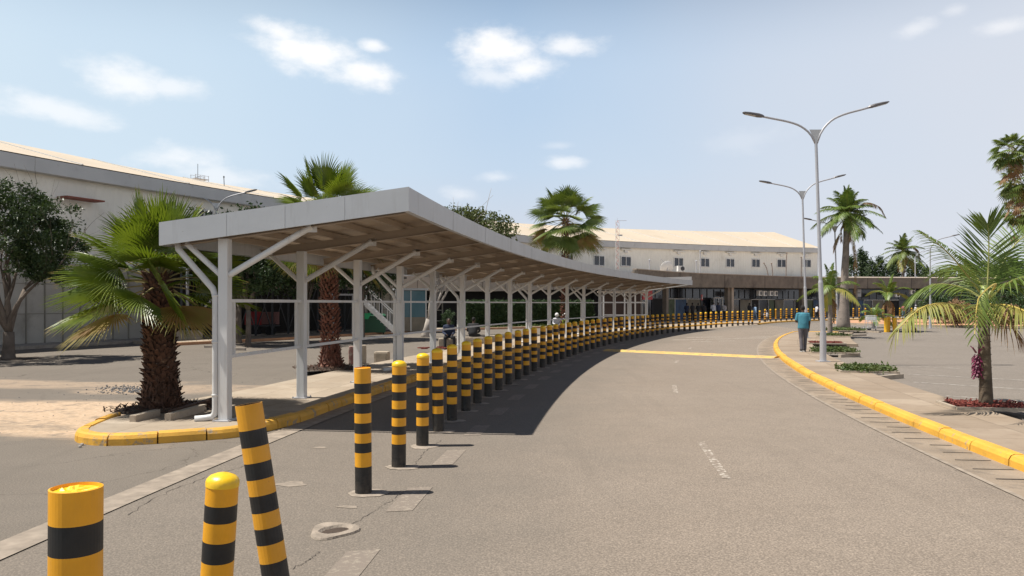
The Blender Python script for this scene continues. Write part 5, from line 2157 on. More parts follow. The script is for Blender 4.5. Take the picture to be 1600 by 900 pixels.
for kind in ('g', 'l', 'y', 'd'):
    m = MB()
    for kd, pts, L, nrm_, hg, n, phi, vee, st in FR:
        if kd == kind:
            frond(m, pts, L * .9, int(n * 1.15), .0135 if kind != 'l' else .012, hg, rr, nrm_, (0, 1), .022, phi, vee, st)
    m.build({'g': 'green_fronds', 'l': 'front_frond', 'y': 'yellowing_fronds', 'd': 'dry_frond'}[kind],
            [M_[{'g': 'feather', 'l': 'feather', 'y': 'feather_y', 'd': 'feather_d'}[kind]], M_['rachis' if kind == 'g' else 'rachis_y']], np_, fix=False)
m = MB()
fx, fy, fz = Vector(P3(1529, 568, 13.15)) - loc
for k in range(60):
    t = k / 60
    a = k * 2.4
    o = Vector((fx + .05 * math.cos(a), fy + .05 * math.sin(a), fz + .22 - .4 * t))
    d = Vector((math.cos(a) * .5, math.sin(a) * .5, -.8 if k > 8 else .6)).normalized()
    m.bar(o, o + d * .11, .030, .012)
m.bar((fx + .10, fy + .05, fz + .04), (fx - .02, fy, fz + .05), .03)
m.build('flower_stump', M_['maroon'], np_)


def feather_palm(base, H, rad, label, seed, n=14, Lf=2.4, Ll=.62, el=(78, -10), shaft=0, tm='ptrunk', group=None, leafn=40, w=.028, hang=.5, arch=.55, yel=0, dead=0, deadpts=None, lean=0.0, lm='feather', up_extra=None):
    rr = random.Random(seed)
    t = empty('feather_palm', base, 0, label, 'palm', group)
    m = MB()
    zs = np.linspace(-.05, H, 14)
    m.tube([(lean * (max(0, z) / H) ** 1.5, 0, z) for z in zs], [rad(z) for z in zs], 16, wob=.1)
    m.build('trunk', M_[tm], t, smooth=True)
    top = Vector((lean, 0, H))
    if shaft:
        m = MB()
        m.tube([top - Vector((0, 0, .05)), top + Vector((0, 0, shaft * .5)), top + Vector((0, 0, shaft))], [rad(H) * 1.05, rad(H) * .9, rad(H) * .5], 12)
        m.build('crownshaft', M_['shaft'], t, smooth=True)
        top = top + Vector((0, 0, shaft * .92))
    groups_ = {'green_fronds': [], 'yellowing_fronds': [], 'dead_fronds': []}
    for k in range(n):
        f = k / max(1, n - 1)
        az = k * 2.39996 + rr.gauss(0, .1)
        e = R(el[0] + (el[1] - el[0]) * f + rr.gauss(0, 4))
        L = Lf * rr.uniform(.85, 1.1)
        d = Vector((math.cos(az) * math.cos(e), math.sin(az) * math.cos(e), math.sin(e)))
        pts = [top + d * L * q - Vector((0, 0, 1)) * arch * L * q ** 2.1 * (.45 + .55 * math.cos(e)) for q in (0, .3, .6, .85, 1)]
        groups_['yellowing_fronds' if k >= n - yel else 'green_fronds'].append((pts, Ll, hang))
    for k in range(dead):
        az = k * 2.1 + rr.random()
        L = Lf * rr.uniform(.55, .8)
        d = Vector((math.cos(az) * .35, math.sin(az) * .35, 0))
        o = top - Vector((0, 0, .25 + .2 * shaft))
        pts = [o, o + d * L * .5 - Vector((0, 0, .2 * L)), o + d * L * .75 - Vector((0, 0, .6 * L)), o + d * L * .7 - Vector((0, 0, L))]
        groups_['dead_fronds'].append((pts, Ll * .6, .9))
    for dp in (deadpts or []):
        groups_['dead_fronds'].append(([Vector(q) - Vector(base) for q in dp], Ll * .55, .9))
    for dp in (up_extra or []):
        groups_['green_fronds'].append(([Vector(q) - Vector(base) for q in dp], Ll, .3))
    for nm, lst in groups_.items():
        if not lst:
            continue
        m = MB()
        for pts, l_, hg in lst:
            frond(m, pts, l_, leafn, w, hg, rr, None, (0, 1), .03 if Lf > 2 else .018, (70, 26), .15, .12)
        m.build(nm, [M_[{'green_fronds': lm, 'yellowing_fronds': 'feather_y', 'dead_fronds': 'feather_d'}[nm]], M_['rachis']], t, fix=False)
    return t


x, y = G(1318, 515, .13)
zt = CAMZ + (HY - 360) / FP * y
feather_palm((x, y, .1), zt - .1, lambda z: .46 - .19 * min(1, max(0, z) / 2.0) - .07 * min(1, max(0, z - 2.0) / 4), 'tall royal palm with swollen grey base behind the lamp post', 61, 30, 2.3, .70, (86, -20), 1.25, 'ptrunk', None, 64, .022, .5, .46, 0, 2,
             [[P3(1330, 350, y - .3), P3(1333, 380, y - .3), P3(1337, 415, y - .3), P3(1336, 455, y - .3)], [P3(1328, 345, y), P3(1348, 318, y), P3(1372, 322, y), P3(1383, 338, y)], [P3(1312, 365, y), P3(1306, 378, y), P3(1303, 392, y)]], lean=(1323 - 1318) / FP * y)
x, y = G(1297, 524, .13)
feather_palm((x, y, .1), 1.75, lambda z: .15 - .04 * min(1, max(0, z) / .8), 'small feather palm with thin grey trunk right of the man in teal', 62, 12, 1.9, .52, (86, 0), .9, 'ptrunk', None, 40, .026, .6, .62, 2, 1)
x, y = G(1388, 506, .13)
feather_palm((x, y, 0), 2.0, lambda z: .16 - .04 * min(1, max(0, z) / .8), 'feather palm with bright upright leaves behind the plain yellow posts', 63, 9, 2.4, .55, (80, 20), .7, 'ptrunk', None, 34, .05, .45, .6, 0, 5)
x, y = G(1366, 510, .1)
feather_palm((x, y, 0), .35, lambda z: .12, 'low young feather palm drooping over the luggage trolleys', 64, 9, 2.1, .5, (80, 20), .4, 'ptrunk', None, 34, .03, .5, .75, 0, 0)
x, y, z = P3(1411, 390, 118)
feather_palm((x, y, 0), z - 1.2, lambda z: .28 - .06 * min(1, z / 4), 'tall feather palm with hanging dead fronds beyond the shop roof', 65, 30, 3.4, .95, (84, -24), 1.0, 'ptrunk', None, 44, .04, .5, .5, 2, 5, [[P3(1425, 385, 117), P3(1434, 392, 117), P3(1438, 412, 117)]], lm='fan_far')

# ================================================================== PLANTING BEDS
def bed(cx_, cy_, w, d, rz, cover, name, label, cat, n, seed, h=.12, log=False, z=.13, edge=True, size=.09):
    rr = random.Random(seed)
    t = empty(name, (cx_, cy_, z), rz, label, cat, 'planting beds on the pavement')
    m = MB()
    k = 20
    ring = [(w / 2 * math.copysign(abs(math.cos(a)) ** .55, math.cos(a)), d / 2 * math.copysign(abs(math.sin(a)) ** .55, math.sin(a))) for a in [2 * math.pi * i / k for i in range(k)]]
    vs = [(0, 0, .05)] + [(p[0] * .6, p[1] * .6, .045 + .02 * rr.random()) for p in ring] + [(p[0], p[1], .004) for p in ring]
    fs = [(0, 1 + i, 1 + (i + 1) % k) for i in range(k)] + [(1 + i, k + 1 + i, k + 1 + (i + 1) % k, 1 + (i + 1) % k) for i in range(k)]
    m.add(vs, fs)
    m.build('soil', M_['mulch'] if cover == 'mulch' else M_['soil'], t)
    m = MB()
    if cover == 'mulch':
        for i in range(n):
            x, y = (rr.random() - .5) * w * .9, (rr.random() - .5) * d * .9
            a, e = rr.random() * 3.14, rr.gauss(0, .5)
            q = Matrix.Rotation(a, 3, 'Z') @ Matrix.Rotation(e, 3, 'Y')
            m.box((x, y, .055 + .03 * rr.random()), (rr.uniform(.03, .09), rr.uniform(.01, .03), .008), rot=q)
        tag(m.build('bark_chips', M_['mulch'], t), kind='stuff')
    elif n:
        pts = [((rr.gauss(0, .3)) * w * .8, (rr.gauss(0, .3)) * d * .8, rr.random() ** 1.6 * h + .03) for i in range(n)]
        pts = [p for p in pts if abs(p[0]) < w / 2 + .06 and abs(p[1]) < d / 2 + .06]
        leafcloud(m, pts, size, rr, .2, .55)
        m.build('ground_cover', M_['grassy'], t, fix=False)
    if edge:
        m = MB()
        for a_, b_ in (((-w / 2, -d / 2), (w / 2, -d / 2)), ((w / 2, -d / 2), (w / 2, d / 2)), ((w / 2, d / 2), (-w / 2, d / 2)), ((-w / 2, d / 2), (-w / 2, -d / 2))):
            m.bar((*a_, .02), (*b_, .02), .06, .05)
        m.build('edging', M_['planterstone'], t)
    return t


bed(*G(1541, 636, .13), 1.25, .85, R(-10), 'mulch', 'mulch_bed', 'red mulch bed with pale stone edging round the near feather palm', 'planting bed', 420, 1)
bed(*G(1352, 580, .13), 1.35, 1.0, R(-12), 'green', 'plant_bed', 'rectangular bed of low green plants nearest the camera on the right pavement', 'planting bed', 2600, 2, .13)
bed(*G(1303, 551, .13), 1.5, 1.0, R(-14), 'green', 'plant_bed', 'bed of low green plants at the foot of the near lamp post', 'planting bed', 2400, 3, .16)
bed(*G(1290, 536.5, .13), 1.5, 1.3, R(-16), 'mulch', 'mulch_bed', 'heap of red mulch behind the near lamp post', 'planting bed', 500, 4)
bed(*G(1303, 525, .13), 1.7, 1.5, R(-18), 'green', 'plant_bed', 'grassy bed at the foot of the small feather palm', 'planting bed', 1200, 5, .12)
bed(*G(1320, 516.5, .13), 2.4, 2.2, R(-20), 'green', 'plant_bed', 'yellow-green bed round the swollen foot of the royal palm', 'planting bed', 1600, 6, .14, size=.13)
for a_, b_, Wd, lab in (((1373, 591), (1409, 588), .07, 'broken kerb stone at the corner of the nearest green bed'), ((1312, 556.5), (1342, 555.5), .08, 'low kerb stone beside the green bed at the lamp post'), ((1300, 540), (1330, 538.5), .09, 'low kerb stone beside the red mulch heap'),
                        ((1325, 524.5), (1352, 523.5), .1, 'low kerb stone beside the small feather palm bed'), ((1340, 517), (1375, 519), .12, 'low kerb stone right of the royal palm foot')):
    m = MB()
    p0, p1 = G(*a_, .05), G(*b_, .05)
    m.bar((*p0, .05), (*p1, .05), Wd * 1.6, .12)
    tag(m.build('kerb_stone', M_['planterstone']), lab, 'kerb stone', 'loose kerb stones by the beds')

# soil round the two near fan palms, old timber edging, scattered stones
for (px, py, w, d, sd_, lab) in ((258, 641, 1.5, 1.25, 8, 'brown litter bed round the foot of the near fan palm'), (518, 577, 1.7, 1.5, 9, 'brown litter bed round the foot of the second fan palm')):
    x, y = G(px, py, .1)
    t = bed(x, y, w, d, R(12), 'soil', 'litter_bed', lab, 'planting bed', 0, sd_, z=.125, edge=False)
    rr = random.Random(sd_)
    m = MB()
    for i in range(420):
        a, r_ = rr.random() * 6.28, rr.random() ** .6
        xx, yy = math.cos(a) * r_ * w * .62, math.sin(a) * r_ * d * .62
        q = Matrix.Rotation(rr.random() * 6.28, 3, 'Z') @ Matrix.Rotation(rr.gauss(0, .5), 3, 'Y')
        m.box((xx, yy, .03 + .05 * (1 - r_) + .02 * rr.random()), (rr.uniform(.03, .11), rr.uniform(.008, .03), .006), rot=q)
    tag(m.build('dry_litter', M_['boot'], t), kind='stuff')
for a_, b_, h, lab in (((207, 657), (246, 648), .11, 'short rotten timber edging at the near palm foot'), ((262, 655), (318, 640), .12, 'long weathered timber beside the near fan palm'), ((268, 648), (334, 628), .1, 'dark timber leaning against the near palm bed')):
    m = MB()
    p0, p1 = G(*a_, .15), G(*b_, .15)
    m.bar((*p0, .17), (*p1, .18), .10, h)
    tag(m.build('timber_edging', M_['boot'] if h < .105 else M_['planterstone']), lab, 'timber', 'timber edging at the palm bed')

rr = random.Random(31)
m = MB()
for i in range(440):
    if i < 330:
        px, py = rr.gauss(205, 26), rr.gauss(609, 3.2)
    elif i < 360:
        px, py = rr.gauss(140, 60), rr.gauss(622, 9)
    elif i < 400:
        px, py = rr.uniform(330, 560), rr.gauss(588, 7)
    else:
        px, py = rr.uniform(0, 240), rr.uniform(590, 680)
    x, y = G(px, py)
    s_0 = rr.uniform(.010, .026) if i < 330 else rr.uniform(.006, .014)
    m.ell((x, y, s_0 * .4), (s_0, s_0 * rr.uniform(.6, 1), s_0 * .6), 6, 4, Matrix.Rotation(rr.random() * 3, 3, 'Z'))
tag(m.build('gravel', M_['stone_dk']), kind='stuff')
m = MB()
for i in range(60):
    x, y = G(rr.uniform(122, 148), rr.gauss(686, 6))
    s_0 = rr.uniform(.008, .03)
    m.ell((x, y, s_0 * .5), (s_0, s_0 * .8, s_0 * .6), 6, 4)
tag(m.build('kerb_rubble', M_['stone']), kind='stuff')
# street tree bed
x, y = tb
t = bed(x - .2, y, 2.6, 1.7, 0, 'soil', 'tree_bed', 'raised dark soil bed round the foot of the street tree', 'planting bed', 0, 14, z=.01, edge=True)
# low kerb stub in the yard
for px, py, w, lab in ((342, 543.5, 1.2, 'dark low kerb piece lying in the yard behind the first post'), (366, 547.5, .9, 'thin low kerb piece in the yard right of the first post'), (1590, 640, .5, 'dark stone at the right edge beside the mulch bed')):
    x, y = G(px, py)
    m = MB()
    m.box((x, y, .05), (w, .16, .1))
    tag(m.build('kerb_piece', M_['concrete']), lab, 'kerb piece')

# ================================================================== STREET LAMPS
def street_lamp(base, zf, label, lean=(0, 0), arms=(-1, 1), reach=1.82, rise=.92, tilt=0.0, rz=0.0, group='double-armed street lamps', r=.078):
    t = empty('street_lamp', base, rz, label, 'street lamp', group)
    H = zf - base[2]
    m = MB()
    m.tube([(0, 0, 0), (0, 0, .9)], [r * 1.25, r * 1.2], 14)
    m.tube([(0, 0, .9), (lean[0] * .35, 0, H * .36), (lean[0] * .36, 0, H * .37), (lean[0], 0, H)], [r, r * .9, r * .72, r * .55], 14)
    m.box((0, 0, .012), (.34, .34, .024))
    m.build('pole', M_['galv'], t, smooth=False)
    if len(arms) == 2:
        m = MB()
        m.add([(lean[0] - .20, -.008, H + .38), (lean[0] + .20, -.008, H + .38), (lean[0], -.008, H - .02), (lean[0] - .20, .008, H + .38), (lean[0] + .20, .008, H + .38), (lean[0], .008, H - .02)],
              [(0, 1, 2), (5, 4, 3), (0, 3, 4, 1), (1, 4, 5, 2), (2, 5, 3, 0)])
        m.build('gusset', M_['gutterp'], t)
    for sgn in arms:
        m = MB()
        rs = rise + tilt * sgn
        pts = [(0, -.05), (.06, .12), (.20, .38), (.48, .64), (.85, .80), (1.35, .93), (1.62, 1.0)]
        pp = [(lean[0] + sgn * (px_ * reach / 1.82 + .02), 0, H + pz * rs) for px_, pz in pts]
        pp = [tuple(q) for q in spline(pp, 16)]
        m.tube(pp, .033, 8)
        arm = m.build('arm', M_['galv'], t, smooth=True)
        e = Vector(pp[-1])
        d = (e - Vector(pp[-3])).normalized()
        m = MB()
        q = Matrix.Rotation(-math.asin(d.z) if sgn > 0 else math.pi + math.asin(-d.z) * -1, 3, 'Y') if False else None
        ax = d
        up = Vector((0, 1, 0)).cross(ax).normalized()
        if up.z < 0:
            up = -up
        prof = [(-.06, .035, .03), (0, .07, .05), (.12, .11, .06), (.40, .12, .045), (.56, .09, .028), (.60, .04, .015)]
        vs = []
        for s0, hw, hh in prof:
            c = e + ax * s0
            for yy, zz in ((-hw, -hh * .5), (hw, -hh * .5), (hw, hh * .3), (hw * .5, hh), (-hw * .5, hh), (-hw, hh * .3)):
                p = c + Vector((0, yy, 0)) + up * zz
                vs.append(p)
        fs = [(i * 6 + k, i * 6 + (k + 1) % 6, i * 6 + 6 + (k + 1) % 6, i * 6 + 6 + k) for i in range(5) for k in range(6)] + [(0, 1, 2, 3, 4, 5), tuple(30 + k for k in range(6))]
        m.add(vs, fs)
        hd = m.build('lamp_head', M_['lamp_head'], arm)
        m = MB()
        c = e + ax * .36 - up * .03
        m.bar(c - ax * .17, c + ax * .17, .15, .012)
        m.build('lens', M_['lamp_glass'], hd)
    return t


x, y = G(1286, 565, .13)
street_lamp((x, y, .13), CAMZ + (HY - 222) / FP * y, 'nearest and tallest double-armed street lamp on the right pavement', lean=(-11 / FP * y, 0), tilt=.14)
x, y = G(1260, 528, .13)
street_lamp((x, y, .13), CAMZ + (HY - 310) / FP * y, 'second double-armed street lamp, just left of the tallest one', lean=(-6 / FP * y, 0), tilt=.14)
x, y, _ = P3(1309, 510, 53)
street_lamp((x, y, .0), CAMZ + (HY - 362) / FP * y, 'third double-armed street lamp half hidden by the royal palm', lean=(-.2, 0), tilt=.1)
x, y, _ = P3(338, 520, 42)
street_lamp((x, y, .0), CAMZ + (HY - 328) / FP * y, 'street lamp showing over the left end of the canopy', lean=(0, 0), tilt=.05)
x, y, _ = P3(1453.5, 500, 58)
street_lamp((x, y, .0), CAMZ + (HY - 388) / FP * y, 'single-armed street lamp left of the near palm fronds', arms=(1,), group='single-armed street lamps')
x, y, _ = P3(1430, 500, 108)
street_lamp((x, y, .0), CAMZ + (HY - 402) / FP * y, 'small far single-armed street lamp beside the far palm', arms=(1,), group='single-armed street lamps', r=.1)

# ================================================================== LOOSE THINGS
for k, (px, py, dy, lab) in enumerate(((1384.5, 519.5, 0, 'left one of the three plain yellow posts'), (1391.5, 519, .3, 'middle and rearmost of the three plain yellow posts'), (1398, 518.5, 0, 'right one of the three plain yellow posts'))):
    x, y = G(px, 519.2)
    m = MB()
    m.lathe([(.125, 0), (.125, .93 + (.06 if k == 1 else 0)), (.118, .95 + (.06 if k == 1 else 0)), (.03, .955 + (.06 if k == 1 else 0))], 20, (x, y + dy, .0), capt=True)
    tag(m.build('yellow_post', M_['y_post']), lab, 'post', 'three plain yellow posts standing together')


def concrete_block(px, py, w, d, h, rz, mname, lab):
    x, y = G(px, py)
    m = MB()
    m.box((0, 0, h / 2), (w, d, h))
    me_o = m.build('concrete_block', M_[mname], loc=(x, y, 0.0))
    bm = bmesh.new()
    bm.from_mesh(me_o.data)
    bmesh.ops.subdivide_edges(bm, edges=bm.edges, cuts=5, use_grid_fill=True)
    for v in bm.verts:
        nz_ = mnoise.noise(v.co * 4 + Vector((px, py, 0)))
        k = Vector((v.co.x, v.co.y, v.co.z - h / 2)).normalized()
        ed = (abs(v.co.x) > w * .49) + (abs(v.co.y) > d * .49) + (v.co.z > h * .98)
        v.co -= k * (.012 * nz_ + (.014 if ed >= 2 else 0) + (.02 if ed >= 3 else 0))
    bm.to_mesh(me_o.data)
    bm.free()
    me_o.rotation_euler = (0, 0, rz)
    tag(me_o, lab, 'concrete block', 'rough concrete blocks along the pavement')


M_['block_red'] = mat('faded_red_block', (.26, .13, .11), .9, var=.3, vscale=5, dirt=(.36, .30, .25), dscale=6, dlo=.5, dhi=.6)
concrete_block(553, 569, .32, .3, .56, .2, 'block_red', 'upright faded red block behind the nearest upright bollard')
concrete_block(568, 568.5, .17, .32, .60, .15, 'planterstone', 'thin upright grey slab against the faded red block')
concrete_block(597, 566.5, .46, .34, .36, -.1, 'planterstone', 'low rough concrete block right of the faded red block')
concrete_block(701, 545, .85, .5, .45, .1, 'planterstone', 'concrete block used as a seat by the person in dark suit')
concrete_block(740, 541, .9, .5, .42, .0, 'planterstone', 'concrete block used as a seat by the person in black jacket')
concrete_block(771, 537, .5, .4, .4, .2, 'planterstone', 'empty concrete block right of the two seated people')
m = MB()
rr = random.Random(8)
for k in range(10):
    x, y = G(738 - 80 + k * 5, 550 + rr.gauss(0, .6))
    m.box((x, y, .17 + .02 * rr.random()), (.25, .14, .04), rr.random())
tag(m.build('brick_scatter', M_['mulch']), kind='stuff')

# white framed staircase and teal glass cabin in the yard
st = empty('steel_staircase', (*P3(618, 512, 44)[:2], .12), 0, 'white and grey steel staircase climbing left behind the third and fourth canopy posts', 'staircase')
NS = 11
for k in range(NS):
    m = MB()
    m.box((-.15 - k * .2, .45, .12 + k * .19), (.26, .85, .035))
    m.build('tread', M_['galv'], st)
for yy in (0, .9):
    m = MB()
    m.bar((0.1, yy, .0), (-2.35, yy, 2.3), .05, .2)
    m.build('stringer', M_['white'], st)
    m = MB()
    m.bar((.1, yy, .95), (-2.35, yy, 3.25), .05)
    for k in range(6):
        m.bar((.0 - k * .46, yy, .1 + k * .43), (.0 - k * .46, yy, 1.05 + k * .43), .035)
    m.build('handrail', M_['white'], st)
m = MB()
m.box((-3.0, .45, 2.28), (1.3, 1.0, .1))
for sx in (-3.55, -2.45):
    for yy in (0, .9):
        m.bar((sx, yy, 0), (sx, yy, 2.3), .08)
m.build('landing', M_['galv'], st)
cb = empty('glass_cabin', (*P3(642, 518, 49)[:2], .12), R(12), 'teal glass cabin with pale lower panels right of the staircase', 'cabin')
m = MB()
m.box((0, 1.1, 1.75), (1.9, 2.2, 1.7))
m.build('glass', M_['glass_teal'], cb)
m = MB()
m.box((0, 1.1, .45), (1.92, 2.22, .9))
m.build('lower_panel', M_['poster_c'], cb)
m = MB()
for sx in (-.96, 0, .96):
    m.bar((sx, -.02, 0), (sx, -.02, 2.62), .07)
m.build('mullion', M_['white'], cb)
m = MB()
m.box((0, 1.1, 2.68), (2.2, 2.5, .12))
m.build('roof', M_['gutterp'], cb)

x, y, _ = P3(585, 515, 47)
bn = empty('waste_bin', (x, y, .0), .3, 'dark green wheeled bin under the staircase', 'bin')
m = MB()
m.box((0, 0, .62), (1.25, .8, 1.0))
m.build('body', M_['green'], bn)
m = MB()
m.box((0, -.05, 1.17), (1.3, .9, .09), rot=Matrix.Rotation(.12, 3, 'X'))
m.build('lid', M_['green'], bn)
for sx in (-.5, .5):
    m = MB()
    m.tube([(sx - .03, -.3, .1), (sx + .03, -.3, .1)], .1, 12)
    m.build('wheel', M_['rubber'], bn)
x, y, _ = P3(571, 504, 46)
m = MB()
m.add([(x - .35, y, 1.0), (x + .15, y, .95), (x + .35, y, 1.32), (x - .1, y, 1.3), (x - .35, y + .05, 1.0), (x + .15, y + .05, .95), (x + .35, y + .05, 1.32), (x - .1, y + .05, 1.3)], [(0, 1, 2, 3), (7, 6, 5, 4), (0, 4, 5, 1), (1, 5, 6, 2), (2, 6, 7, 3), (3, 7, 4, 0)])
tag(m.build('plastic_sheet', M_['brightgreen']), 'bright green plastic sheet lying on the edge of the dark bin', 'plastic sheet')
x, y, _ = P3(412, 518, 44.2)
kc = empty('handcart', (x, y, 0), .25, 'red and white box cart in the dark under the lean-to', 'cart')
m = MB()
m.box((-.55, 0, 1.05), (.9, .8, .75))
m.build('red_box', M_['red'], kc)
m = MB()
m.box((.38, -.02, 1.05), (.95, .6, .7))
m.build('side_panel', mat('shaded_panel', (.26, .12, .11), .6), kc)  # panel colour darkened to hold the shade under the lean-to
m = MB()
for sx in (-.4, .4):
    m.tube([(sx, -.35, .3), (sx, -.28, .3)], .3, 18)
m.build('wheels', M_['rubber'], kc)
m = MB()
m.bar((-.9, -.3, .62), (.9, -.3, .62), .06), m.bar((-.9, .3, .62), (.9, .3, .62), .06)
m.build('frame', M_['metal_dk'], kc)


def trolley(px, py, rz, lab, Y=None, bag=False):
    x, y = G(px, py)
    t = empty('luggage_trolley', (x, y, .01), rz, lab, 'trolley', 'airport luggage trolleys')
    m = MB()
    for sy in (-.28, .28):
        m.tube([(-.45, sy, .14), (.4, sy, .14), (.45, sy, .3), (.5, sy, 1.02)], .018, 8)
        m.tube([(-.45, sy, .14), (-.42, sy, .3)], .018, 6)
    m.tube([(.5, -.28, 1.02), (.5, .28, 1.02)], .022, 8)
    m.tube([(.47, -.28, .6), (.47, .28, .6)], .014, 6)
    m.build('frame', M_['galv'], t)
    m = MB()
    for k in range(7):
        m.bar((-.42 + k * .135, -.28, .155), (-.42 + k * .135, .28, .155), .012)
    for k in range(5):
        m.bar((.46, -.2 + k * .1, .2), (.485, -.2 + k * .1, .95), .01)
    m.box((.5, 0, .82), (.02, .5, .28))
    m.build('rack', M_['gutterp'], t)
    for sx, sy in ((-.4, 0), (.38, -.26), (.38, .26)):
        m = MB()
        m.tube([(sx, sy - .02, .07), (sx, sy + .02, .07)], .07, 12)
        m.build('wheel', M_['rubber'], t)
    return t


trolley(1349, 516, .4, 'left luggage trolley parked right of the royal palm')
trolley(1360, 516.5, .9, 'right luggage trolley parked right of the royal palm')
trolley(1412, 518.5, 2.9, 'luggage trolley pushed under the arching yellow palm frond')

# flower bed island far right
x, y = P3(1545, 500, 62)[:2]
m = MB()
m.lathe([(11.5, 0), (11.4, .16), (10.9, .17), (.1, .5)], 48, (x + 3, y + 8, 0))
tag(m.build('earth_bank', M_['red_dust']), kind='structure')
m = MB()
kr = [(x + 3 + 11.6 * math.cos(a), y + 8 + 11.6 * math.sin(a)) for a in np.linspace(-math.pi * 1.0, 0.0, 60)]
m.sweep(kr, [(0, -.02), (0, .17), (.12, .17), (.12, -.02)])
tag(m.build('bank_kerb', M_['pave_light']), kind='structure')
for k, (px, Y, r, lm, lab) in enumerate(((1466, 64, 1.5, 'hedge', 'dark shrub on the earth bank, leftmost behind the palm fronds'), (1496, 60, 1.1, 'feather_d', 'dry brown shrub on the earth bank behind the near palm'), (1556, 62, 1.9, 'hedge', 'dark shrub on the earth bank right of the near palm trunk'), (1594, 63, 2.3, 'hedge', 'large dark shrub on the earth bank at the right edge'),
                                         (1576, 57.5, .9, 'feather_d', 'reddish dry shrub on the earth bank below the tall palms'), (1512, 64, 2.1, 'hedge', 'dark shrub on the earth bank directly behind the near palm crown'))):
    x, y, _ = P3(px, 500, Y)
    rr = random.Random(200 + k)
    t = empty('shrub', (x, y, .15), 0, lab, 'shrub', 'shrubs on the earth bank')
    m = MB()
    m.tube([(0, 0, 0), (.05, 0, r * .8)], .05, 6)
    m.build('stem', M_['bark'], t)
    m = MB()
    leafcloud(m, crown_points((0, 0, r * .85), (r, r, r * .85), int(30 + 34 * r), 30, rr, .45, .32, -.8), .2, rr)
    m.build('foliage', M_[lm], t, fix=False)

# ================================================================== PEOPLE
def cloth(name, c, var=.15):
    return mat('cloth_' + name, c, .85, var=var, vscale=6, bump=.25, bscale=22)


CL = {'teal': cloth('teal', (.055, .22, .29)), 'grey': cloth('grey', (.12, .11, .125)), 'navy': cloth('navy', (.02, .03, .065)), 'black': cloth('black', (.015, .015, .018)), 'white': cloth('white', (.62, .62, .66)),
      'ltblue': cloth('light_blue', (.26, .38, .55)), 'pink': cloth('pink', (.60, .12, .20)), 'jeans': cloth('jeans', (.16, .24, .36)), 'brown': cloth('brown', (.13, .08, .05)), 'pattern': cloth('mixed', (.34, .32, .33), .6),
      'hivis': cloth('hivis', (.42, .60, .08)), 'khaki': cloth('khaki', (.25, .21, .14)), 'blue': cloth('blue', (.04, .09, .28))}
M_['sole'] = mat('white_sole', (.55, .54, .52), .7)
M_['shoe'] = mat('dark_shoe', (.02, .02, .022), .6)


def lerp(a, b, t):
    return Vector(a) * (1 - t) + Vector(b) * t


def capsule(mb, pts, rads, n=12):
    """tapering limb with rounded ends; rads may be (rx, ry)"""
    mb.tube(pts, rads, n)
    mb.ell(pts[0], (rads[0],) * 3, n, 6)
    mb.ell(pts[-1], (rads[-1],) * 3, n, 6)


def loft_ell(mb, secs, n=18):
    """stack of ellipses: (centre, half width, half depth, facing axes)"""
    vs, fs = [], []
    for c, hw, hd, ax, ay in secs:
        for k in range(n):
            a = 2 * math.pi * k / n
            vs.append(Vector(c) + ax * (hw * math.cos(a)) + ay * (hd * math.sin(a)))
    for i in range(len(secs) - 1):
        for k in range(n):
            fs.append((i * n + k, i * n + (k + 1) % n, (i + 1) * n + (k + 1) % n, (i + 1) * n + k))
    fs.append(tuple(range(n))[::-1])
    fs.append(tuple((len(secs) - 1) * n + k for k in range(n)))
    mb.add(vs, fs)


def fuse(mb, name, material, parent, voxel=.014, smooth_it=4):
    """melt overlapping shapes into one continuous skin"""
    o = mb.build(name + '_tmp', material)
    r_ = o.modifiers.new('r', 'REMESH')
    r_.mode = 'VOXEL'
    r_.voxel_size = voxel
    sm = o.modifiers.new('s', 'SMOOTH')
    sm.factor = .5
    sm.iterations = smooth_it
    dg = bpy.context.evaluated_depsgraph_get()
    me = bpy.data.meshes.new_from_object(o.evaluated_get(dg))
    me.name = name
    bpy.data.objects.remove(o)
    me.polygons.foreach_set('use_smooth', [True] * len(me.polygons))
    me.materials.clear()
    me.materials.append(material)
    q = bpy.data.objects.new(name, me)
    col.objects.link(q)
    q.parent = parent
    return q


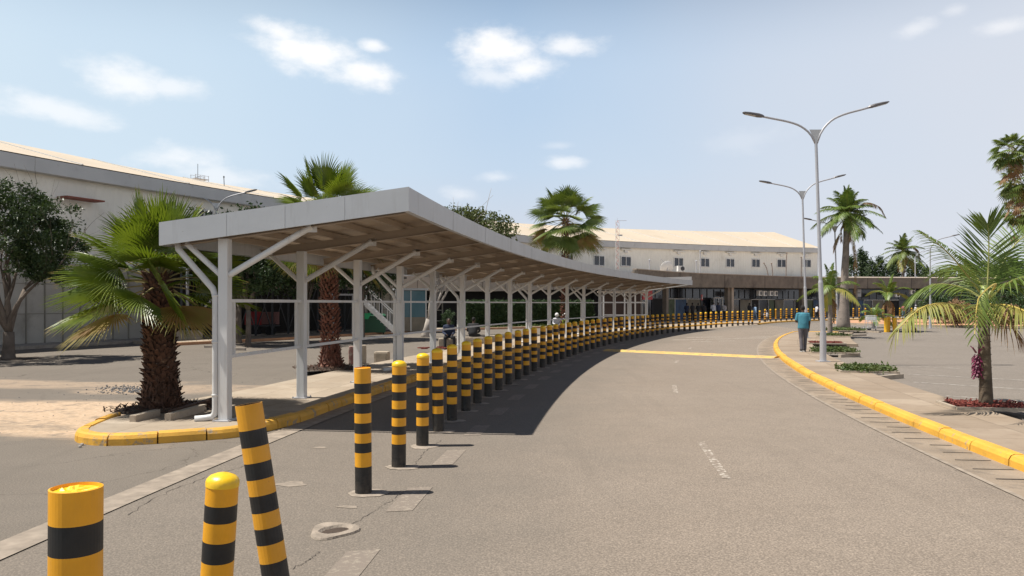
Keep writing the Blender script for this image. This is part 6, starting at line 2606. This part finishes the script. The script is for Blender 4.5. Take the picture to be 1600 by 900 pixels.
def person(loc_, rz, label, H=1.72, shirt='teal', trousers='grey', pose='stand', arms=None, detail=False, hair=True, group=None, sleeves=True, stout=1.0, hat=None, longsleeve=False, bag=None, vest=None):
    """x = the person's left-right, -y = the way they face"""
    t = empty('person', loc_, rz, label, 'person', group)
    k = H / 1.72
    X, Y_ = Vector((1, 0, 0)), Vector((0, 1, 0))
    S = lambda x, y, z: Vector((x, y, z)) * k
    seat = pose == 'sit'
    hz_ = .50 if seat else .93
    hips = S(0, 0, hz_)
    lean_ = -.10 if seat else (.0 if pose == 'stand' else -.04)
    if pose == 'push':
        lean_ = -.22
    chest = S(0, lean_ * .8, hz_ + .40)
    neck = S(0, lean_ * 1.15, hz_ + .545)
    head = S(0, lean_ * 1.3 - .015, hz_ + .665)
    sh = [chest + S(sx * .172 * stout, 0, .062) for sx in (-1, 1)]
    hip = [hips + S(sx * .095, 0, -.02) for sx in (-1, 1)]
    if seat:
        knee = [hip[0] + S(-.09, -.43, .0), hip[1] + S(.09, -.43, .02)]
        ank = [knee[0] + S(0, -.03, -.40), knee[1] + S(.02, .02, -.42)]
    elif pose == 'stand':
        knee = [S(-.10, -.01, .49), S(.10, -.02, .49)]
        ank = [S(-.11, .02, .085), S(.11, .0, .085)]
    else:
        knee = [S(-.09, -.16, .50), S(.09, .03, .49)]
        ank = [S(-.09, -.18, .09), S(.09, .30, .13)]
        if pose == 'stroll':
            knee = [S(-.085, -.05, .49), S(.085, .03, .49)]
            ank = [S(-.08, -.09, .085), S(.09, .12, .10)]
    if arms is None:
        arms = ['down', 'down']
    el, ha = [], []
    for i, a in enumerate(arms):
        sx = -1 if i == 0 else 1
        if a == 'down':
            el.append(sh[i] + S(sx * .035, .03, -.29))
            ha.append(sh[i] + S(sx * .03, -.03, -.55))
        elif a == 'front':
            el.append(sh[i] + S(sx * .06, .02, -.28))
            ha.append(sh[i] + S(-sx * .06, -.22, -.30))
        elif a == 'lap':
            el.append(sh[i] + S(sx * .06, -.06, -.28))
            ha.append(sh[i] + S(-sx * .06, -.30, -.36))
        elif a == 'push':
            el.append(sh[i] + S(sx * .05, -.10, -.26))
            ha.append(sh[i] + S(sx * .03, -.36, -.30))
        else:
            el.append(sh[i] + S(sx * .16, -.02, -.24))
            ha.append(sh[i] + S(sx * .05, -.06, -.42))
    vx = .013 if detail else .022
    # body: one continuous skin
    m = MB()
    m.ell(head + S(0, 0, .01), (.076 * k, .095 * k, .112 * k), 16, 12)
    m.ell(head + S(0, -.03, -.055), (.058 * k, .065 * k, .06 * k), 12, 8)
    m.ell(head + S(0, -.098, -.01), (.014 * k, .02 * k, .026 * k), 8, 6)
    for sx in (-1, 1):
        m.ell(head + S(sx * .079, .005, -.005), (.012 * k, .022 * k, .032 * k), 8, 6)
    m.tube([neck - S(0, 0, .09), neck + S(0, 0, .02), head - S(0, -.01, .03)], [.068 * k, .056 * k, .055 * k], 12)
    loft_ell(m, [(hips - S(0, 0, .06), .14 * k, .095 * k, X, Y_), (hips + S(0, 0, .10), .135 * k, .095 * k, X, Y_), (chest, .155 * k * stout, .105 * k, X, Y_), (chest + S(0, 0, .09), .14 * k, .085 * k, X, Y_)])
    for i in range(2):
        sx = -1 if i == 0 else 1
        m.tube([sh[i], el[i]], [.048 * k, .038 * k], 12)
        capsule(m, [el[i], ha[i]], [.038 * k, .026 * k], 12)
        d = (ha[i] - el[i]).normalized()
        pal = ha[i] + d * .045 * k
        m.ell(pal, (.030 * k, .024 * k, .042 * k), 10, 8, d.to_track_quat('Z', 'Y').to_matrix())
        if detail:
            sd_ = d.cross(X).normalized()
            for f in range(4):
                b0 = pal + d * .03 * k + sd_ * ((f - 1.5) * .016 * k)
                b1 = b0 + d * (.034 + .006 * (1.5 - abs(f - 1.4))) * k + X * (-sx * .006 * k)
                b2 = b1 + d * .022 * k + X * (-sx * .014 * k)
                m.tube([b0, b1, b2], [.0085 * k, .008 * k, .0065 * k], 7)
            tb_ = pal - d * .01 * k - sd_ * .028 * k
            m.tube([tb_, tb_ + d * .03 * k - sd_ * .014 * k, tb_ + d * .052 * k - sd_ * .012 * k], [.010 * k, .009 * k, .007 * k], 7)
        else:
            for f in range(4):
                b0 = pal + d * .025 * k + Y_ * ((f - 1.5) * .015 * k)
                m.tube([b0, b0 + d * .055 * k], [.009 * k, .007 * k], 6)
            m.tube([pal - Y_ * .02 * k, pal - Y_ * .04 * k + d * .035 * k], [.010 * k, .008 * k], 6)
        m.tube([hip[i], knee[i]], [.078 * k, .052 * k], 12)
        capsule(m, [knee[i], ank[i]], [.052 * k, .036 * k], 12)
        m.ell(ank[i] + S(0, -.05, -.05), (.038 * k, .10 * k, .032 * k), 10, 6)
    fuse(m, 'body', M_['skin'], t, vx)
    if detail:
        m = MB()
        for sx in (-1, 1):
            m.ell(head + S(sx * .03, -.086, .018), (.011 * k, .008 * k, .007 * k), 8, 6)
        m.build('eyes', M_['white'], t)
        m = MB()
        m.ell(head + S(0, -.088, -.055), (.022 * k, .008 * k, .008 * k), 10, 6)
        m.build('mouth', M_['maroon'], t)
    # shirt
    m = MB()
    e = .012 * k
    st_ = stout
    bl = hips - S(0, 0, .07 if not seat else -.02)
    loft_ell(m, [(bl, .168 * k * st_ + e, .125 * k * st_, X, Y_), (hips + S(0, 0, .12), .158 * k * st_ + e, .122 * k * st_, X, Y_), (chest, .178 * k * st_ + e, .128 * k, X, Y_), (chest + S(0, 0, .085), .155 * k * st_, .10 * k, X, Y_), (neck - S(0, 0, .025), .075 * k, .075 * k, X, Y_)], 20)
    for i in range(2):
        end = lerp(el[i], ha[i], .93) if longsleeve else lerp(sh[i], el[i], .86)
        rr_ = .036 * k + e if longsleeve else .050 * k + e
        pts = [lerp(chest + S(0, 0, .06), sh[i], .55), sh[i], (el[i] if longsleeve else lerp(sh[i], el[i], .5)), end]
        m.tube(pts, [.07 * k, .064 * k, .055 * k + (0 if longsleeve else e * .3), rr_], 12)
        m.ell(sh[i] - S(0, 0, .012), (.060 * k,) * 3, 10, 8)
    if detail:   # gentle folds
        for i in range(len(m.v)):
            v = Vector(m.v[i])
            v += Vector((v.x, v.y, 0)).normalized() * .006 * mnoise.noise(Vector((v.x * 9, v.y * 9, v.z * 5)))
            m.v[i] = tuple(v)
    fuse(m, 'shirt', CL[shirt], t, vx, 3)
    if vest:
        m = MB()
        loft_ell(m, [(hips + S(0, 0, .05), .175 * k * st_ + e, .14 * k, X, Y_), (chest, .185 * k * st_ + e, .14 * k, X, Y_), (chest + S(0, 0, .10), .14 * k, .10 * k, X, Y_)], 20)
        m.build('vest', CL[vest], t, smooth=True)
    # trousers
    m = MB()
    loft_ell(m, [(hips - S(0, 0, .11), .15 * k * st_, .118 * k, X, Y_), (hips - S(0, 0, .02), .155 * k * st_, .118 * k, X, Y_), (hips + S(0, 0, .10), .148 * k * st_, .11 * k, X, Y_)], 18)
    for i in range(2):
        cuff = ank[i] + S(0, .0, -.015)
        m.tube([hip[i] - S(0, 0, .0), lerp(hip[i], knee[i], .5), knee[i], lerp(knee[i], cuff, .5), cuff], [.098 * k, .086 * k, .070 * k, .064 * k, .060 * k], 14)
        m.ell(hip[i], (.095 * k,) * 3, 12, 8)
        m.ell(knee[i], (.068 * k,) * 3, 12, 8)
    if detail:
        for i in range(len(m.v)):
            v = Vector(m.v[i])
            v += Vector((0, 1, 0)) * .008 * mnoise.noise(Vector((v.x * 14, v.y * 10, v.z * 9)))
            m.v[i] = tuple(v)
    fuse(m, 'trousers', CL[trousers], t, vx, 3)
    for i in range(2):
        m = MB()
        f = ank[i] + S(0, 0, -.035)
        m.ell(f + S(0, -.055, -.005), (.047 * k, .135 * k, .045 * k), 12, 8)
        m.ell(f + S(0, .0, .01), (.045 * k, .06 * k, .05 * k), 10, 6)
        sh_ = fuse(m, 'shoe', M_['shoe'], t, .02 if not detail else .012, 2)
        m = MB()
        zz = max(.014 * k, f.z - .046 * k)
        m.lathe([(.05, -.013), (.052, .0), (.049, .012)], 14, capb=True, capt=True)
        m.v = [(v[0] * k + f.x, v[1] * 2.6 * k + f.y - .055 * k, v[2] * k + zz) for v in m.v]
        m.build('sole', M_['sole'] if detail else M_['shoe'], sh_)
    if hat == 'helmet':
        m = MB()
        m.ell(head + S(0, .0, .035), (.125 * k, .14 * k, .13 * k), 16, 10)
        m.build('helmet', M_['white'], t, smooth=True)
    elif hat:
        m = MB()
        m.ell(head + S(0, .0, .045), (.088 * k, .105 * k, .082 * k), 14, 8)
        m.box(tuple(head + S(0, -.12, .045)), (.13 * k, .09 * k, .012 * k))
        m.build('cap', CL[hat], t, smooth=True)
    elif hair:
        m = MB()
        m.ell(head + S(0, .014, .026), (.080 * k, .092 * k, .104 * k), 16, 10)
        m.v = [v if True else v for v in m.v]
        m.build('hair', M_['hair'], t, smooth=True)
    return t


x, y = G(1255, 549.5, .13)
person((x, y, .13), R(180 - 6), 'man in teal T-shirt and grey trousers walking away on the right pavement', 1.70, 'teal', 'grey', 'stroll', ['down', 'front'], True, stout=1.13)
QG = 'people queueing at the shops'
FL = .25
for px, sh_, tr, pose, rz, lab, kw in (
        (1073, 'navy', 'black', 'stand', 150, 'person in dark blue top, leftmost of the queue at the shops', {}),
        (1082, 'black', 'black', 'stand', 200, 'person in black, second from left in the shop queue', {}),
        (1091, 'black', 'grey', 'stand', 170, 'person in black, third from left in the shop queue', {}),
        (1099.5, 'black', 'black', 'stand', 190, 'broad person in black, fourth from left in the shop queue', dict(stout=1.2)),
        (1114.5, 'white', 'navy', 'stand', 160, 'person in pale blue-white shirt under the small red hanging sign', dict(longsleeve=True)),
        (1122, 'navy', 'black', 'stand', 185, 'person in dark suit right of the one in white shirt', dict(longsleeve=True, stout=1.12)),
        (1132, 'pattern', 'black', 'stand', 200, 'person in grey patterned top with black bag near the brown column', dict(longsleeve=True)),
        (1171, 'black', 'black', 'stand', 200, 'person in black beside the white door frame', {})):
    p, d = at_px(FAS, px)
    n = Vector((-d[1], d[0], 0)).normalized()
    o_ = .3 + .5 * rnd.random()
    q = Vector((p[0], p[1], 0)) + n * o_
    q.x = (px - 800) / FP * q.y
    person((q.x, q.y, FL), R(rz), lab, 1.68 + .1 * rnd.random(), sh_, tr, pose, ['down', 'front' if rnd.random() < .5 else 'down'], group=QG, **kw)
p, d = at_px(FAS, 1179)
person(((1179 - 800) / FP * (p[1] - 2.2), p[1] - 2.2, .02), R(120), 'person in light blue shirt and jeans walking past the white door', 1.78, 'ltblue', 'jeans', 'walk', ['down', 'down'], longsleeve=True)
p, d = at_px(K2o, 1203.5)
person((p[0], p[1] + 1.2, .12), R(170), 'person in white top and cap crouched low behind the far bollards', 1.45, 'white', 'brown', 'sit', ['lap', 'lap'], hat='white')
x, y = (1412 - 800) / FP * 90, 90
person((x, y, .12), R(175), 'woman in pink top and light jeans on the far pavement', 1.72, 'pink', 'jeans', 'stand', ['front', 'down'])
x, y = (1430 - 800) / FP * 91, 91
person((x, y, .12), R(80), 'person in white cap bending near the far bollards', 1.6, 'white', 'black', 'walk', ['push', 'push'], hat='white')
x, y = G(1424, 520)
person((x, y, .01), R(-95), 'person in black pushing a trolley behind the yellow palm frond', 1.70, 'black', 'brown', 'push', ['push', 'push'], longsleeve=True)
x, y = (1276 - 800) / FP * 82, 82
person((x, y, .12), R(100), 'person in white shirt striding on the far pavement behind the man in teal', 1.68, 'white', 'black', 'walk', ['down', 'down'])
x, y = G(699, 545)
person((x + .05, y - .02, .0), R(10), 'seated person in dark suit facing the canopy on a concrete block', 1.72, 'navy', 'black', 'sit', ['lap', 'lap'], longsleeve=True)
x, y = G(739, 541)
person((x, y - .02, .0), R(170), 'seated person in black jacket seen from behind on a concrete block', 1.72, 'black', 'black', 'sit', ['lap', 'lap'], longsleeve=True, stout=1.25)
x, y, _ = P3(876, 500, 47)
m = MB()
m.box((x + .1, y + .25, .22), (1.7, .4, .44))
tag(m.build('concrete_bench', M_['planterstone']), 'long low concrete bench carrying two helmeted people', 'bench')
person((x - .25, y, .0), R(5), 'seated person with white helmet and white jacket on the long bench', 1.72, 'white', 'black', 'sit', ['lap', 'lap'], longsleeve=True, hat='helmet')
person((x + .25, y - .02, .0), R(-8), 'seated person with helmet and yellow-green vest on the long bench', 1.68, 'white', 'black', 'sit', ['lap', 'lap'], longsleeve=True, hat='helmet', vest='hivis')
